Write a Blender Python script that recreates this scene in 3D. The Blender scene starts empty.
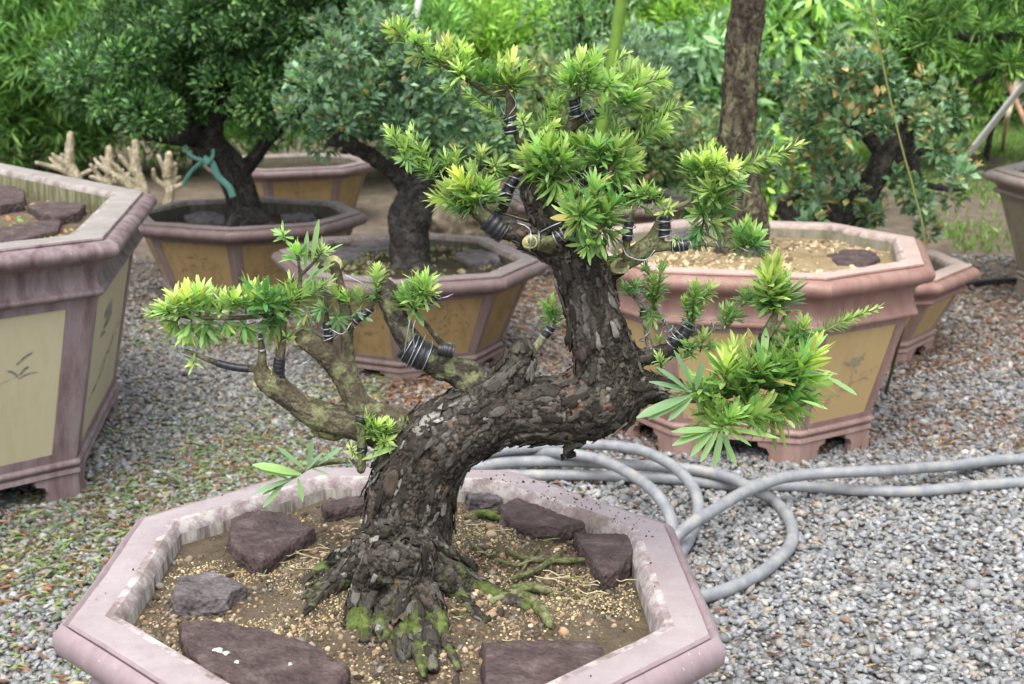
import bpy, bmesh, math, random
import numpy as np
from mathutils import Vector, Matrix
rng = np.random.default_rng(7)
random.seed(7)
R = math.radians
scene = bpy.context.scene
COL = scene.collection

# ------------------------------------------------------------------ camera
PITCH = R(14.0); FPX = 1350.0; CAMH = 1.5
cam_d = bpy.data.cameras.new("camera"); cam = bpy.data.objects.new("camera", cam_d); COL.objects.link(cam)
cam.location = (0, 0, CAMH); cam.rotation_euler = (R(90) - PITCH, 0, 0)
cam_d.sensor_width = 36.0; cam_d.lens = FPX / 1024 * 36.0
cam_d.clip_end = 500; cam_d.clip_start = 0.05
cam_d.dof.use_dof = True; cam_d.dof.focus_distance = 2.30; cam_d.dof.aperture_fstop = 7.5
scene.camera = cam
# ------------------------------------------------------------------ world + sun
SUN_EL, SUN_AZ = R(66), R(-165)       # soft overcast light from above and behind the camera, slightly left
w = bpy.data.worlds.new("World"); scene.world = w; w.use_nodes = True
nt = w.node_tree; bg = nt.nodes["Background"]
sky = nt.nodes.new("ShaderNodeTexSky"); sky.sky_type = 'NISHITA'; sky.sun_disc = False
sky.sun_elevation = SUN_EL; sky.sun_rotation = SUN_AZ; sky.air_density = 1.0; sky.dust_density = 4.0; sky.ozone_density = 1.0
hs = nt.nodes.new('ShaderNodeHueSaturation'); hs.inputs['Saturation'].default_value = .45   # veiled by thin cloud
nt.links.new(sky.outputs[0], hs.inputs['Color']); nt.links.new(hs.outputs[0], bg.inputs[0]); bg.inputs[1].default_value = 0.15
sl = bpy.data.lights.new("sun", 'SUN'); sl.energy = 1.5; sl.angle = R(75); sl.color = (1.0, 0.955, 0.89)
so = bpy.data.objects.new("sun", sl); COL.objects.link(so)
sd = Vector((math.sin(SUN_AZ) * math.cos(SUN_EL), math.cos(SUN_AZ) * math.cos(SUN_EL), math.sin(SUN_EL)))
so.rotation_euler = sd.to_track_quat('Z', 'Y').to_euler()
vs = scene.view_settings; vs.view_transform = 'Standard'; vs.look = 'None'; vs.gamma = 1.0; vs.exposure = 1.12
scene.render.engine = 'CYCLES'

# ------------------------------------------------------------------ helpers
cP, sP = math.cos(PITCH), math.sin(PITCH)
def ray(x, y):
    X = (x - 512) / FPX; Y = -(y - 342) / FPX
    return np.array([X, cP + Y * sP, -sP + Y * cP])
def G(x, y, z=0.0):
    d = ray(x, y); return np.array([0, 0, CAMH]) + d * ((z - CAMH) / d[2])
def P(x, y, Y):
    d = ray(x, y); return np.array([0, 0, CAMH]) + d * (Y / d[1])
def mpp(p):            # metres per pixel at a point
    return (p[1] * cP - (p[2] - CAMH) * sP) / FPX
def nrm(v):
    return v / (np.linalg.norm(v, axis=-1, keepdims=True) + 1e-12)

def make_mesh(name, V, Fs, attrs=None, smooth=True, matidx=None, sharp=None):
    me = bpy.data.meshes.new(name)
    V = np.asarray(V, dtype=np.float32)
    if isinstance(Fs, np.ndarray): Fs = [Fs]
    Fs = [np.asarray(f, dtype=np.int32) for f in Fs if len(f)]
    me.vertices.add(len(V)); me.vertices.foreach_set("co", V.ravel())
    loops = np.concatenate([f.ravel() for f in Fs]); sizes = np.concatenate([np.full(len(f), f.shape[1]) for f in Fs])
    starts = np.concatenate([[0], np.cumsum(sizes)[:-1]]).astype(np.int32)
    me.loops.add(len(loops)); me.loops.foreach_set("vertex_index", loops)
    me.polygons.add(len(sizes)); me.polygons.foreach_set("loop_start", starts)
    me.polygons.foreach_set("use_smooth", np.full(len(sizes), smooth))
    if matidx is not None: me.polygons.foreach_set("material_index", np.asarray(matidx, dtype=np.int32))
    for k, a in (attrs or {}).items():
        a = np.asarray(a, dtype=np.float32)
        if a.ndim == 2:
            at = me.attributes.new(k, 'FLOAT_COLOR', 'POINT')
            at.data.foreach_set("color", np.concatenate([a, np.ones((len(a), 1), np.float32)], 1).ravel())
        else:
            at = me.attributes.new(k, 'FLOAT', 'POINT'); at.data.foreach_set("value", a)
    me.update(calc_edges=True); me.validate()
    if sharp is not None: me.set_sharp_from_angle(angle=R(sharp))
    return me

def link(name, me, mats, parent=None, label=None, cat=None, group=None, kind=None):
    o = bpy.data.objects.new(name, me); COL.objects.link(o)
    if me is not None:
        for m in (mats if isinstance(mats, (list, tuple)) else [mats]): me.materials.append(m)
    if parent is not None:
        o.parent = parent
        if parent.type == 'EMPTY': o.matrix_parent_inverse = Matrix.Translation(-parent.location)
    for k, v in (('label', label), ('category', cat), ('group', group), ('kind', kind)):
        if v: o[k] = v
    return o
def thing(name, loc, label, cat, group=None, kind=None):
    o = link(name, None, None, None, label, cat, group, kind); o.location = tuple(float(c) for c in loc); o.empty_display_size = .1
    return o

class Geo:
    """collects quads/tris of several shapes for ONE mesh"""
    def __init__(s): s.V = []; s.F = {}; s.M = {}; s.A = {}; s.n = 0
    def add(s, V, F, m=0, **att):
        V = np.asarray(V, float); F = np.asarray(F, int)
        for k, v in att.items(): s.A.setdefault(k, []).append(np.broadcast_to(np.asarray(v, float), (len(V),) + np.shape(v)[-1:] if np.ndim(v) else (len(V),)).copy())
        s.V.append(V); s.F.setdefault(F.shape[1], []).append(F + s.n); s.M.setdefault(F.shape[1], []).append(np.full(len(F), m)); s.n += len(V)
    def mesh(s, name, smooth=True, sharp=None):
        ks = list(s.F)
        return make_mesh(name, np.concatenate(s.V), [np.concatenate(s.F[k]) for k in ks], {k: np.concatenate(v) for k, v in s.A.items()}, smooth,
                         np.concatenate([np.concatenate(s.M[k]) for k in ks]), sharp)

# numpy hash noise
def _h(ix, iy, iz, s=0):
    n = (ix.astype(np.int64) * 73856093) ^ (iy.astype(np.int64) * 19349663) ^ (iz.astype(np.int64) * 83492791) ^ (s * 2654435761)
    n = (n ^ (n >> 13)) * 1274126177 & 0x7fffffff
    n = (n ^ (n >> 16)) * 668265263 & 0x7fffffff
    n = n ^ (n >> 15)
    return (n & 0xffffff) / float(0xffffff)
def vnoise(p, s=0):
    i = np.floor(p).astype(np.int64); f = p - i; f = f * f * (3 - 2 * f); r = 0
    for a in (0, 1):
        for b in (0, 1):
            for c in (0, 1):
                wt = (f[:, 0] if a else 1 - f[:, 0]) * (f[:, 1] if b else 1 - f[:, 1]) * (f[:, 2] if c else 1 - f[:, 2])
                r = r + wt * _h(i[:, 0] + a, i[:, 1] + b, i[:, 2] + c, s)
    return r * 2 - 1
def fbm(p, o=4, s=0):
    r = 0; a = .5
    for k in range(o): r = r + a * vnoise(p * (2 ** k) + 17.3 * k, s + k); a *= .5
    return r
def voro(p, s=0):
    i = np.floor(p).astype(np.int64); F1 = np.full(len(p), 9.); F2 = F1.copy(); idr = np.zeros(len(p)); off = np.zeros((len(p), 3))
    for a in (-1, 0, 1):
        for b in (-1, 0, 1):
            for c in (-1, 0, 1):
                q = i + [a, b, c]
                jit = np.stack([_h(q[:, 0], q[:, 1], q[:, 2], s + k) for k in (1, 2, 3)], 1)
                dv = p - (q + jit); d = np.linalg.norm(dv, axis=1)
                m = d < F1; F2 = np.where(m, F1, np.minimum(F2, d)); F1 = np.where(m, d, F1)
                idr = np.where(m, _h(q[:, 0], q[:, 1], q[:, 2], s + 9), idr); off[m] = dv[m]
    return F1, F2, idr, off

def catmull(pts, n=6):
    pts = np.asarray(pts, float)
    if len(pts) < 3:
        t = np.linspace(0, 1, n + 1)[:, None]; return pts[0] * (1 - t) + pts[-1] * t
    q = np.vstack([2 * pts[0] - pts[1], pts, 2 * pts[-1] - pts[-2]]); out = []
    for i in range(len(pts) - 1):
        a, b, c, d = q[i:i + 4]
        for t in np.linspace(0, 1, n, endpoint=False):
            out.append(.5 * ((2 * b) + (-a + c) * t + (2 * a - 5 * b + 4 * c - d) * t * t + (-a + 3 * b - 3 * c + d) * t ** 3))
    out.append(pts[-1]); return np.array(out)

def tube(C, r, ns=10, caps=True):
    """swept tube: returns V, quads, tris"""
    C = np.asarray(C, float); n = len(C); r = np.broadcast_to(np.asarray(r, float), (n,))
    T = nrm(np.gradient(C, axis=0)); u = np.cross(T[0], [0, 0, 1.]);
    if np.linalg.norm(u) < .1: u = np.cross(T[0], [1., 0, 0])
    u = nrm(u); V = []
    for i in range(n):
        u = nrm(u - T[i] * (u @ T[i])); v = np.cross(T[i], u)
        a = np.linspace(0, 2 * np.pi, ns, endpoint=False)[:, None]
        V.append(C[i] + r[i] * (np.cos(a) * u + np.sin(a) * v))
    V = np.concatenate(V); j = np.arange(ns); Q = []
    for i in range(n - 1): Q.append(np.stack([i * ns + j, i * ns + (j + 1) % ns, (i + 1) * ns + (j + 1) % ns, (i + 1) * ns + j], 1))
    Q = np.concatenate(Q); Tr = np.zeros((0, 3), int)
    if caps:
        V = np.vstack([V, C[0], C[-1]]); a = n * ns
        Tr = np.concatenate([np.stack([np.full(ns, a), (j + 1) % ns, j], 1), np.stack([np.full(ns, a + 1), (n - 1) * ns + j, (n - 1) * ns + (j + 1) % ns], 1)])
    return V, Q, Tr
def add_tube(g, C, r, ns=10, m=0, **att):
    V, Q, T = tube(C, r, ns)
    n0 = g.n; g.add(V, Q, m, **att)
    if len(T): g.F.setdefault(3, []).append(T + n0); g.M.setdefault(3, []).append(np.full(len(T), m))

# ------------------------------------------------------------------ materials
def mat(name, rough=.6, spec=.3):
    m = bpy.data.materials.new(name); m.use_nodes = True
    b = m.node_tree.nodes["Principled BSDF"]; b.inputs['Roughness'].default_value = rough; b.inputs['Specular IOR Level'].default_value = spec
    return m, m.node_tree, b
def N(nt, t, **kw):
    n = nt.nodes.new(t)
    for k, v in kw.items():
        if k in n.inputs: n.inputs[k].default_value = v
        else: setattr(n, k, v)
    return n
def noise(nt, vec, scale, detail=4, rough=.6):
    n = N(nt, 'ShaderNodeTexNoise', Scale=scale, Detail=detail, Roughness=rough)
    if vec is not None: nt.links.new(vec, n.inputs['Vector'])
    return n.outputs['Fac']
def ramp(nt, fac, stops):
    n = nt.nodes.new('ShaderNodeValToRGB'); e = n.color_ramp.elements
    while len(e) < len(stops): e.new(.5)
    for k, (p, c) in enumerate(stops): e[k].position = p; e[k].color = (*c, 1) if len(c) == 3 else c
    nt.links.new(fac, n.inputs[0]); return n.outputs[0]
def mix(nt, fac, a, b, mode='MIX'):
    n = nt.nodes.new('ShaderNodeMix'); n.data_type = 'RGBA'; n.blend_type = mode
    for s, v in ((0, fac), (6, a), (7, b)):
        if isinstance(v, (int, float)): n.inputs[s].default_value = v
        elif isinstance(v, tuple): n.inputs[s].default_value = (*v, 1)
        else: nt.links.new(v, n.inputs[s])
    return n.outputs[2]
def coords(nt, scale=(1, 1, 1)):
    tc = nt.nodes.new('ShaderNodeTexCoord'); mp = nt.nodes.new('ShaderNodeMapping'); mp.inputs['Scale'].default_value = scale
    nt.links.new(tc.outputs['Object'], mp.inputs[0]); return mp.outputs[0]
def bump(nt, b, h, strength=.3, dist=.01):
    n = N(nt, 'ShaderNodeBump', Strength=strength, Distance=dist); nt.links.new(h, n.inputs['Height']); nt.links.new(n.outputs[0], b.inputs['Normal'])
def solid(name, col, rough=.6, spec=.3, var=.25, sc=30, bmp=.1):
    m, nt, b = mat(name, rough, spec); v = coords(nt); f = noise(nt, v, sc)
    c = ramp(nt, f, [(.3, tuple(x * (1 - var) for x in col)), (.7, tuple(min(1, x * (1 + var)) for x in col))])
    nt.links.new(c, b.inputs['Base Color']); bump(nt, b, f, bmp, .003); return m
def leaf_mat(name, rough=.38, trans=.3, spec=.4):
    m, nt, b = mat(name, rough, spec)
    a = N(nt, 'ShaderNodeAttribute', attribute_name='Col'); nt.links.new(a.outputs['Color'], b.inputs['Base Color'])
    t = nt.nodes.new('ShaderNodeBsdfTranslucent')
    tc = mix(nt, 1.0, a.outputs['Color'], (1.0, 1.15, .55), 'MULTIPLY'); nt.links.new(tc, t.inputs[0])
    mx = nt.nodes.new('ShaderNodeMixShader'); mx.inputs[0].default_value = trans
    nt.links.new(b.outputs[0], mx.inputs[1]); nt.links.new(t.outputs[0], mx.inputs[2]); nt.links.new(mx.outputs[0], nt.nodes['Material Output'].inputs[0])
    return m
def vcol_mat(name, rough=.8, spec=.2, sc=200, var=.35, bmp=.4, dist=.003):
    m, nt, b = mat(name, rough, spec)
    a = N(nt, 'ShaderNodeAttribute', attribute_name='Col'); v = coords(nt); f = noise(nt, v, sc, 5, .65)
    c = mix(nt, 1.0, a.outputs['Color'], ramp(nt, f, [(.25, (1 - var,) * 3), (.75, (1 + var,) * 3)]), 'MULTIPLY')
    nt.links.new(c, b.inputs['Base Color']); bump(nt, b, f, bmp, dist); return m
M_leaf = leaf_mat('glossy_leaf', .36, .38); M_leaf_s = leaf_mat('soft_leaf', .5, .35, .3)
M_bark = vcol_mat('flaky_bark', .85, .15, 260, .45, .6, .003)
M_bark_far = vcol_mat('dark_bark', .8, .2, 60, .45, .6, .01)
M_stone = vcol_mat('pebble', .7, .3, 160, .25, .25, .002)
M_grit = vcol_mat('grit', .85, .2, 400, .2, .2, .001)
M_tape = solid('black_tape', (.018, .019, .024), .38, .5, .4, 150, .2)
M_wire = solid('aluminium_wire', (.42, .43, .46), .4, .6, .15, 80, .05); M_wire.node_tree.nodes["Principled BSDF"].inputs['Metallic'].default_value = .75
M_cut = solid('cut_wood', (.36, .36, .17), .75, .2, .45, 160, .3)
M_dead = solid('dry_wood', (.42, .36, .24), .85, .2, .45, 60, .4)
M_hose = None

def hose_mat():
    m, nt, b = mat('grey_hose', .5, .35); v = coords(nt); f = noise(nt, v, 18, 6, .7); g = noise(nt, v, 140, 3)
    c = ramp(nt, f, [(.3, (.15, .16, .175)), (.52, (.235, .25, .27)), (.68, (.33, .32, .28))])
    c = mix(nt, ramp(nt, g, [(.55, (0, 0, 0)), (.7, (.5, .5, .5))]), c, (.3, .26, .19))
    nt.links.new(c, b.inputs['Base Color']); bump(nt, b, g, .15, .002); return m
M_hose = hose_mat()

def glaze(name, a, b_, stain, dirt=.5, speck=(.7, .66, .62), rough=.42):
    """worn glazed stoneware: two tones, vertical stains, speckles"""
    m, nt, b = mat(name, rough, .35); v = coords(nt); vv = coords(nt, (1, 1, .15))
    c = mix(nt, noise(nt, v, 7, 6, .65), a, b_)
    st = ramp(nt, noise(nt, vv, 22, 6, .7), [(.42, (0, 0, 0)), (.66, (dirt,) * 3)])
    c = mix(nt, st, c, stain)
    sp = ramp(nt, noise(nt, v, 120, 3, .8), [(.66, (0, 0, 0)), (.72, (.55,) * 3)]); c = mix(nt, sp, c, speck)
    sp = ramp(nt, noise(nt, v, 210, 2, .8), [(.68, (0, 0, 0)), (.74, (.5,) * 3)]); c = mix(nt, sp, c, tuple(x * .35 for x in a))
    nt.links.new(c, b.inputs['Base Color']); nt.links.new(ramp(nt, noise(nt, v, 15), [(.3, (.3,) * 3), (.7, (.62,) * 3)]), b.inputs['Roughness'])
    bump(nt, b, noise(nt, v, 40, 6, .7), .25, .004); return m
def inner_mat(name, base, streak, amt):
    m, nt, b = mat(name, .9, .1); vv = coords(nt, (1, 1, .12)); v = coords(nt)
    c = mix(nt, ramp(nt, noise(nt, vv, 45, 5, .7), [(.4, (0, 0, 0)), (.6, (amt,) * 3)]), base, streak)
    c = mix(nt, ramp(nt, noise(nt, v, 25, 5, .7), [(.5, (0, 0, 0)), (.7, (.6,) * 3)]), c, (.09, .1, .05))
    nt.links.new(c, b.inputs['Base Color']); bump(nt, b, noise(nt, v, 60, 5), .4, .005); return m
def panel_mat(name, a, b_, dark, grime=.5):
    m, nt, b = mat(name, .5, .3); v = coords(nt); vv = coords(nt, (1, 1, .1))
    c = mix(nt, noise(nt, vv, 28, 6, .7), a, b_)
    c = mix(nt, ramp(nt, noise(nt, vv, 9, 6, .75), [(.52, (0, 0, 0)), (.72, (grime,) * 3)]), c, dark)
    c = mix(nt, ramp(nt, noise(nt, v, 55, 4, .8), [(.6, (0, 0, 0)), (.75, (.4,) * 3)]), c, (.5, .45, .32))
    nt.links.new(c, b.inputs['Base Color']); bump(nt, b, noise(nt, v, 50, 5), .2, .003); return m
def ink_mat(name, ink, under):
    m, nt, b = mat(name, .5, .3); v = coords(nt)
    c = mix(nt, ramp(nt, noise(nt, v, 45, 5, .75), [(.38, (0, 0, 0)), (.62, (.85,) * 3)]), under, ink)
    nt.links.new(c, b.inputs['Base Color']); return m
def soil_mat(name, a, b_, c_):
    m, nt, b = mat(name, .95, .1); v = coords(nt)
    c = ramp(nt, noise(nt, v, 9, 8, .75), [(.3, a), (.5, b_), (.72, c_)])
    c = mix(nt, ramp(nt, noise(nt, v, 260, 3, .8), [(.5, (0, 0, 0)), (.66, (.6,) * 3)]), c, tuple(min(1, x * 1.9) for x in b_))
    nt.links.new(c, b.inputs['Base Color']); bump(nt, b, noise(nt, v, 120, 6, .8), .9, .012); return m
M_soil = soil_mat('potting_soil', (.05, .041, .031), (.145, .115, .08), (.24, .195, .135))
M_soil_d = soil_mat('damp_soil', (.02, .018, .012), (.05, .042, .025), (.1, .085, .055))
M_soil_y = soil_mat('dry_soil', (.16, .12, .06), (.33, .25, .14), (.45, .37, .23))

def rock_mat(name, a, b_, c_, sc=14):
    m, nt, b = mat(name, .8, .25); v = coords(nt)
    c = ramp(nt, noise(nt, v, sc, 8, .7), [(.3, a), (.52, b_), (.75, c_)])
    c = mix(nt, ramp(nt, noise(nt, v, 170, 3, .8), [(.62, (0, 0, 0)), (.74, (.5,) * 3)]), c, tuple(min(1, x * 2.2) for x in b_))
    nt.links.new(c, b.inputs['Base Color'])
    vo = N(nt, 'ShaderNodeTexVoronoi', Scale=110.0); nt.links.new(v, vo.inputs['Vector'])
    h = mix(nt, .5, noise(nt, v, 60, 8, .75), vo.outputs['Distance']); bump(nt, b, h, .9, .012); return m
M_slab = rock_mat('maroon_lava_slab', (.042, .028, .027), (.085, .060, .057), (.17, .135, .128), 22)
M_slab_g = rock_mat('grey_lava_slab', (.035, .028, .029), (.13, .115, .115), (.26, .245, .24), 20)
M_rock = rock_mat('mottled_rock', (.05, .045, .035), (.16, .13, .09), (.38, .33, .25), 9)

# ------------------------------------------------------------------ ground
gm, gnt, gb = mat('gravel_bed', .95, .1); gv = coords(gnt)
def mathn(nt, op, a, b=0.0):
    n = nt.nodes.new('ShaderNodeMath'); n.operation = op
    for i, v in enumerate((a, b)):
        if isinstance(v, (int, float)): n.inputs[i].default_value = v
        else: nt.links.new(v, n.inputs[i])
    return n.outputs[0]
vo = N(gnt, 'ShaderNodeTexVoronoi', Scale=55.0); gnt.links.new(gv, vo.inputs['Vector'])
sepc = gnt.nodes.new('ShaderNodeSeparateColor'); gnt.links.new(vo.outputs['Color'], sepc.inputs[0])
peb = ramp(gnt, sepc.outputs[0], [(0, (.07, .07, .065)), (.5, (.17, .165, .155)), (.85, (.26, .25, .23)), (1, (.33, .25, .16))])
dirt = ramp(gnt, noise(gnt, gv, 6, 9, .75), [(.3, (.07, .055, .04)), (.5, (.15, .12, .09)), (.7, (.24, .2, .15))])
sp = gnt.nodes.new('ShaderNodeSeparateXYZ'); gnt.links.new(gv, sp.inputs[0])
farness = mathn(gnt, 'MULTIPLY_ADD', sp.outputs[1], .45); gnt.nodes[-1].inputs[2].default_value = -2.9
farness = mathn(gnt, 'ADD', farness, mathn(gnt, 'MULTIPLY', noise(gnt, gv, 1.3, 4), 1.2)); 
fm = ramp(gnt, farness, [(.5, (.12,) * 3), (.9, (.95,) * 3)])
gc = mix(gnt, fm, peb, dirt); gnt.links.new(gc, gb.inputs['Base Color'])
bump(gnt, gb, mix(gnt, .5, vo.outputs['Distance'], noise(gnt, gv, 80, 6, .8)), .8, .02)
xs = np.linspace(-60, 60, 121); ys = np.concatenate([np.linspace(-10, 12, 45), np.linspace(13, 120, 40)])
X, Y = np.meshgrid(xs, ys); V = np.stack([X.ravel(), Y.ravel(), np.zeros(X.size)], 1)
V[:, 2] = .012 * fbm(V * 1.1, 3) * (V[:, 1] < 12)
i = np.arange(len(xs) - 1); F = np.concatenate([np.stack([r * len(xs) + i, r * len(xs) + i + 1, (r + 1) * len(xs) + i + 1, (r + 1) * len(xs) + i], 1) for r in range(len(ys) - 1)])
link('ground', make_mesh('ground', V, F), gm, kind='structure')

# loose gravel stones (uncountable)
def icos():
    bm = bmesh.new(); bmesh.ops.create_icosphere(bm, subdivisions=1, radius=1); V = np.array([v.co[:] for v in bm.verts]); F = np.array([[v.index for v in f.verts] for f in bm.faces]); bm.free(); return V, F
IV, IF = icos()
def pebbles(C, S, cols, seed=0, flat=.5):
    r = np.random.default_rng(seed); n = len(C)
    ax = S[:, None] * np.stack([r.uniform(.75, 1.35, n), r.uniform(.6, 1.0, n), r.uniform(flat * .7, flat * 1.3, n)], 1)
    a = r.uniform(0, 2 * np.pi, n); tx = r.normal(0, .28, n); ty = r.normal(0, .28, n)
    B = IV[None] * (1 + r.normal(0, .13, (n, len(IV), 1))) * ax[:, None]
    z = B[..., 2] + B[..., 0] * tx[:, None] + B[..., 1] * ty[:, None]
    x = B[..., 0] * np.cos(a)[:, None] - B[..., 1] * np.sin(a)[:, None]; y = B[..., 0] * np.sin(a)[:, None] + B[..., 1] * np.cos(a)[:, None]
    V = np.stack([x, y, z], -1) + C[:, None]
    F = (IF[None] + (np.arange(n) * len(IV))[:, None, None]).reshape(-1, 3)
    return V.reshape(-1, 3), F, np.repeat(cols, len(IV), 0)
def in_view(p, m=60):
    dz = p[:, 2] - CAMH; dep = p[:, 1] * cP - dz * sP; up = p[:, 1] * sP + dz * cP
    x = 512 + FPX * p[:, 0] / dep; y = 342 - FPX * up / dep
    return (x > -m) & (x < 1024 + m) & (y < 684 + m)
def pick(pal, n, r, jit=.18):
    pal = np.array(pal); w_ = pal[:, 3] / pal[:, 3].sum(); i = r.choice(len(pal), n, p=w_)
    return np.clip(pal[i, :3] * np.exp(r.normal(0, jit, (n, 1))), 0, 1)
PAL = [(.205, .212, .218, 6), (.25, .257, .262, 6), (.165, .172, .18, 3), (.30, .305, .30, 3.2), (.28, .265, .235, 2), (.38, .375, .36, .5), (.28, .225, .165, .5), (.20, .18, .155, 1.5)]
r = np.random.default_rng(3)
def scatter_ground(y0, y1, dens, seed):
    r = np.random.default_rng(seed); A = (y1 - y0) * 2 * (y1 * .42 + .5); n = int(A * dens)
    p = np.stack([r.uniform(-1, 1, n) * (y1 * .42 + .5), r.uniform(y0, y1, n), np.zeros(n)], 1)
    return p[in_view(p, 120)]
cs, ss = [], []
for (y0, y1, dens, sz) in ((2.0, 3.2, 7400, .0100), (3.2, 4.6, 6200, .0100), (4.6, 6.2, 4300, .0105), (6.2, 8.2, 2000, .012)):
    p = scatter_ground(y0, y1, dens, int(y0 * 10)); s = sz * np.exp(r.normal(0, .28, len(p)))
    keep = np.hypot(p[:, 0] + .19, p[:, 1] - 2.07) > .36
    if y0 > 4: keep &= r.uniform(0, 1, len(p)) < np.clip(1.45 - (p[:, 1] - 4.6) * .3 + .5 * vnoise(p * 1.7, 4), .1, 1)
    p, s = p[keep], s[keep]; p[:, 2] = r.uniform(.0, .014, len(p)); cs.append(p); ss.append(s)
C_, S_ = np.concatenate(cs), np.concatenate(ss)
cc = pick(PAL, len(C_), r)
brown = np.clip((C_[:, 1] - 4.6) * .28, 0, .75)[:, None] * (.6 + .4 * vnoise(C_ * 2.1, 8)[:, None])
cc = cc * (1 - brown) + cc.mean(1, keepdims=True) * np.array([1.02, .86, .70]) * brown * .85
V, F, c = pebbles(C_, S_, cc, 5)
link('gravel', make_mesh('gravel', V, F, {'Col': c}), M_stone, kind='stuff', label='loose grey gravel covering the nursery yard', cat='gravel')

# ------------------------------------------------------------------ leaves
def leaves(Pb, D, U, L, W, col, col2=None, shape='lance', bend=.15, fold=.25, K=4):
    """vectorised leaf blades: base, direction, up normal, length, width"""
    n = len(Pb); D = nrm(D); S = nrm(np.cross(D, U)); U = np.cross(S, D)
    t = np.linspace(0, 1, K + 1)
    wd = {'lance': np.interp(t, [0, .15, .4, .75, .93, 1], [.2, .6, 1, 1, .62, .18]), 'oval': np.interp(t, [0, .2, .5, .8, 1], [.15, .8, 1, .75, .12]),
          'drop': np.interp(t, [0, .2, .5, 1], [.2, .9, .9, .03])}[shape]
    L = np.asarray(L)[:, None]; W = np.asarray(W)[:, None]; b = (np.broadcast_to(bend, (n,)))[:, None]
    ctr = Pb[:, None] + D[:, None] * (L * t)[..., None] + U[:, None] * (-b * L * t ** 2)[..., None]
    hw = (W * wd * .5)[..., None]
    lft = ctr + S[:, None] * hw + U[:, None] * hw * fold; rgt = ctr - S[:, None] * hw + U[:, None] * hw * fold
    V = np.stack([lft, ctr, rgt], 2)      # n,K+1,3,3
    c = np.broadcast_to(col[:, None, None, :], (n, K + 1, 3, 3)).copy()
    if col2 is not None: c = c * (1 - t[None, :, None, None] ** 1.3) + col2[:, None, None, :] * (t[None, :, None, None] ** 1.3)
    base = (np.arange(n) * (K + 1) * 3)[:, None]; q = []
    for k in range(K):
        for s in (0, 1):
            a = k * 3 + s; q.append(base + np.array([a, a + 1, a + 4, a + 3]))
    F = np.stack(q, 1).reshape(-1, 4)
    return V.reshape(-1, 3), F, c.reshape(-1, 3)
def cheap_leaves(Pb, D, U, L, W, col, shape='lance'):
    return leaves(Pb, D, U, L, W, col, None, shape, .12, .3, 2)
def rdir(n, r):
    return nrm(r.normal(0, 1, (n, 3)))

# fallen leaves on the gravel
r = np.random.default_rng(11)
p = scatter_ground(2.3, 7.5, 5200, 77)
dl = np.exp(-((p[:, 0] + .9) / .8) ** 2) * (p[:, 1] < 6.3) + .45 * (p[:, 1] > 4.4) * (p[:, 0] > -.7) + .015
keep = r.uniform(0, 1, len(p)) < np.clip(dl * (.7 + .9 * vnoise(p * 2.3, 3)) * .95, .01, 1)
p = p[keep]; n = len(p); p[:, 2] = r.uniform(.012, .024, n)
isl = (p[:, 0] < -.5) & (r.uniform(0, 1, n) < .62)
col = np.where(isl[:, None], pick([(.17, .26, .10, 4), (.24, .33, .13, 3), (.36, .38, .2, 2), (.1, .17, .07, 2)], n, r), pick([(.36, .17, .08, 2), (.26, .13, .08, 3), (.45, .32, .18, 2), (.15, .08, .05, 3)], n, r))
a = r.uniform(0, 6.28, n); D = np.stack([np.cos(a), np.sin(a), r.normal(0, .15, n)], 1); U = nrm(np.stack([r.normal(0, .35, n), r.normal(0, .35, n), np.ones(n)], 1))
V, F, c = leaves(p, D, U, r.uniform(.02, .045, n), r.uniform(.005, .009, n), col, None, 'lance', .1, .3, 3)
link('fallen_leaves', make_mesh('fallen_leaves', V, F, {'Col': c}), M_leaf_s, kind='stuff', label='green and orange fallen leaves scattered over the gravel', cat='leaf litter')

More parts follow.
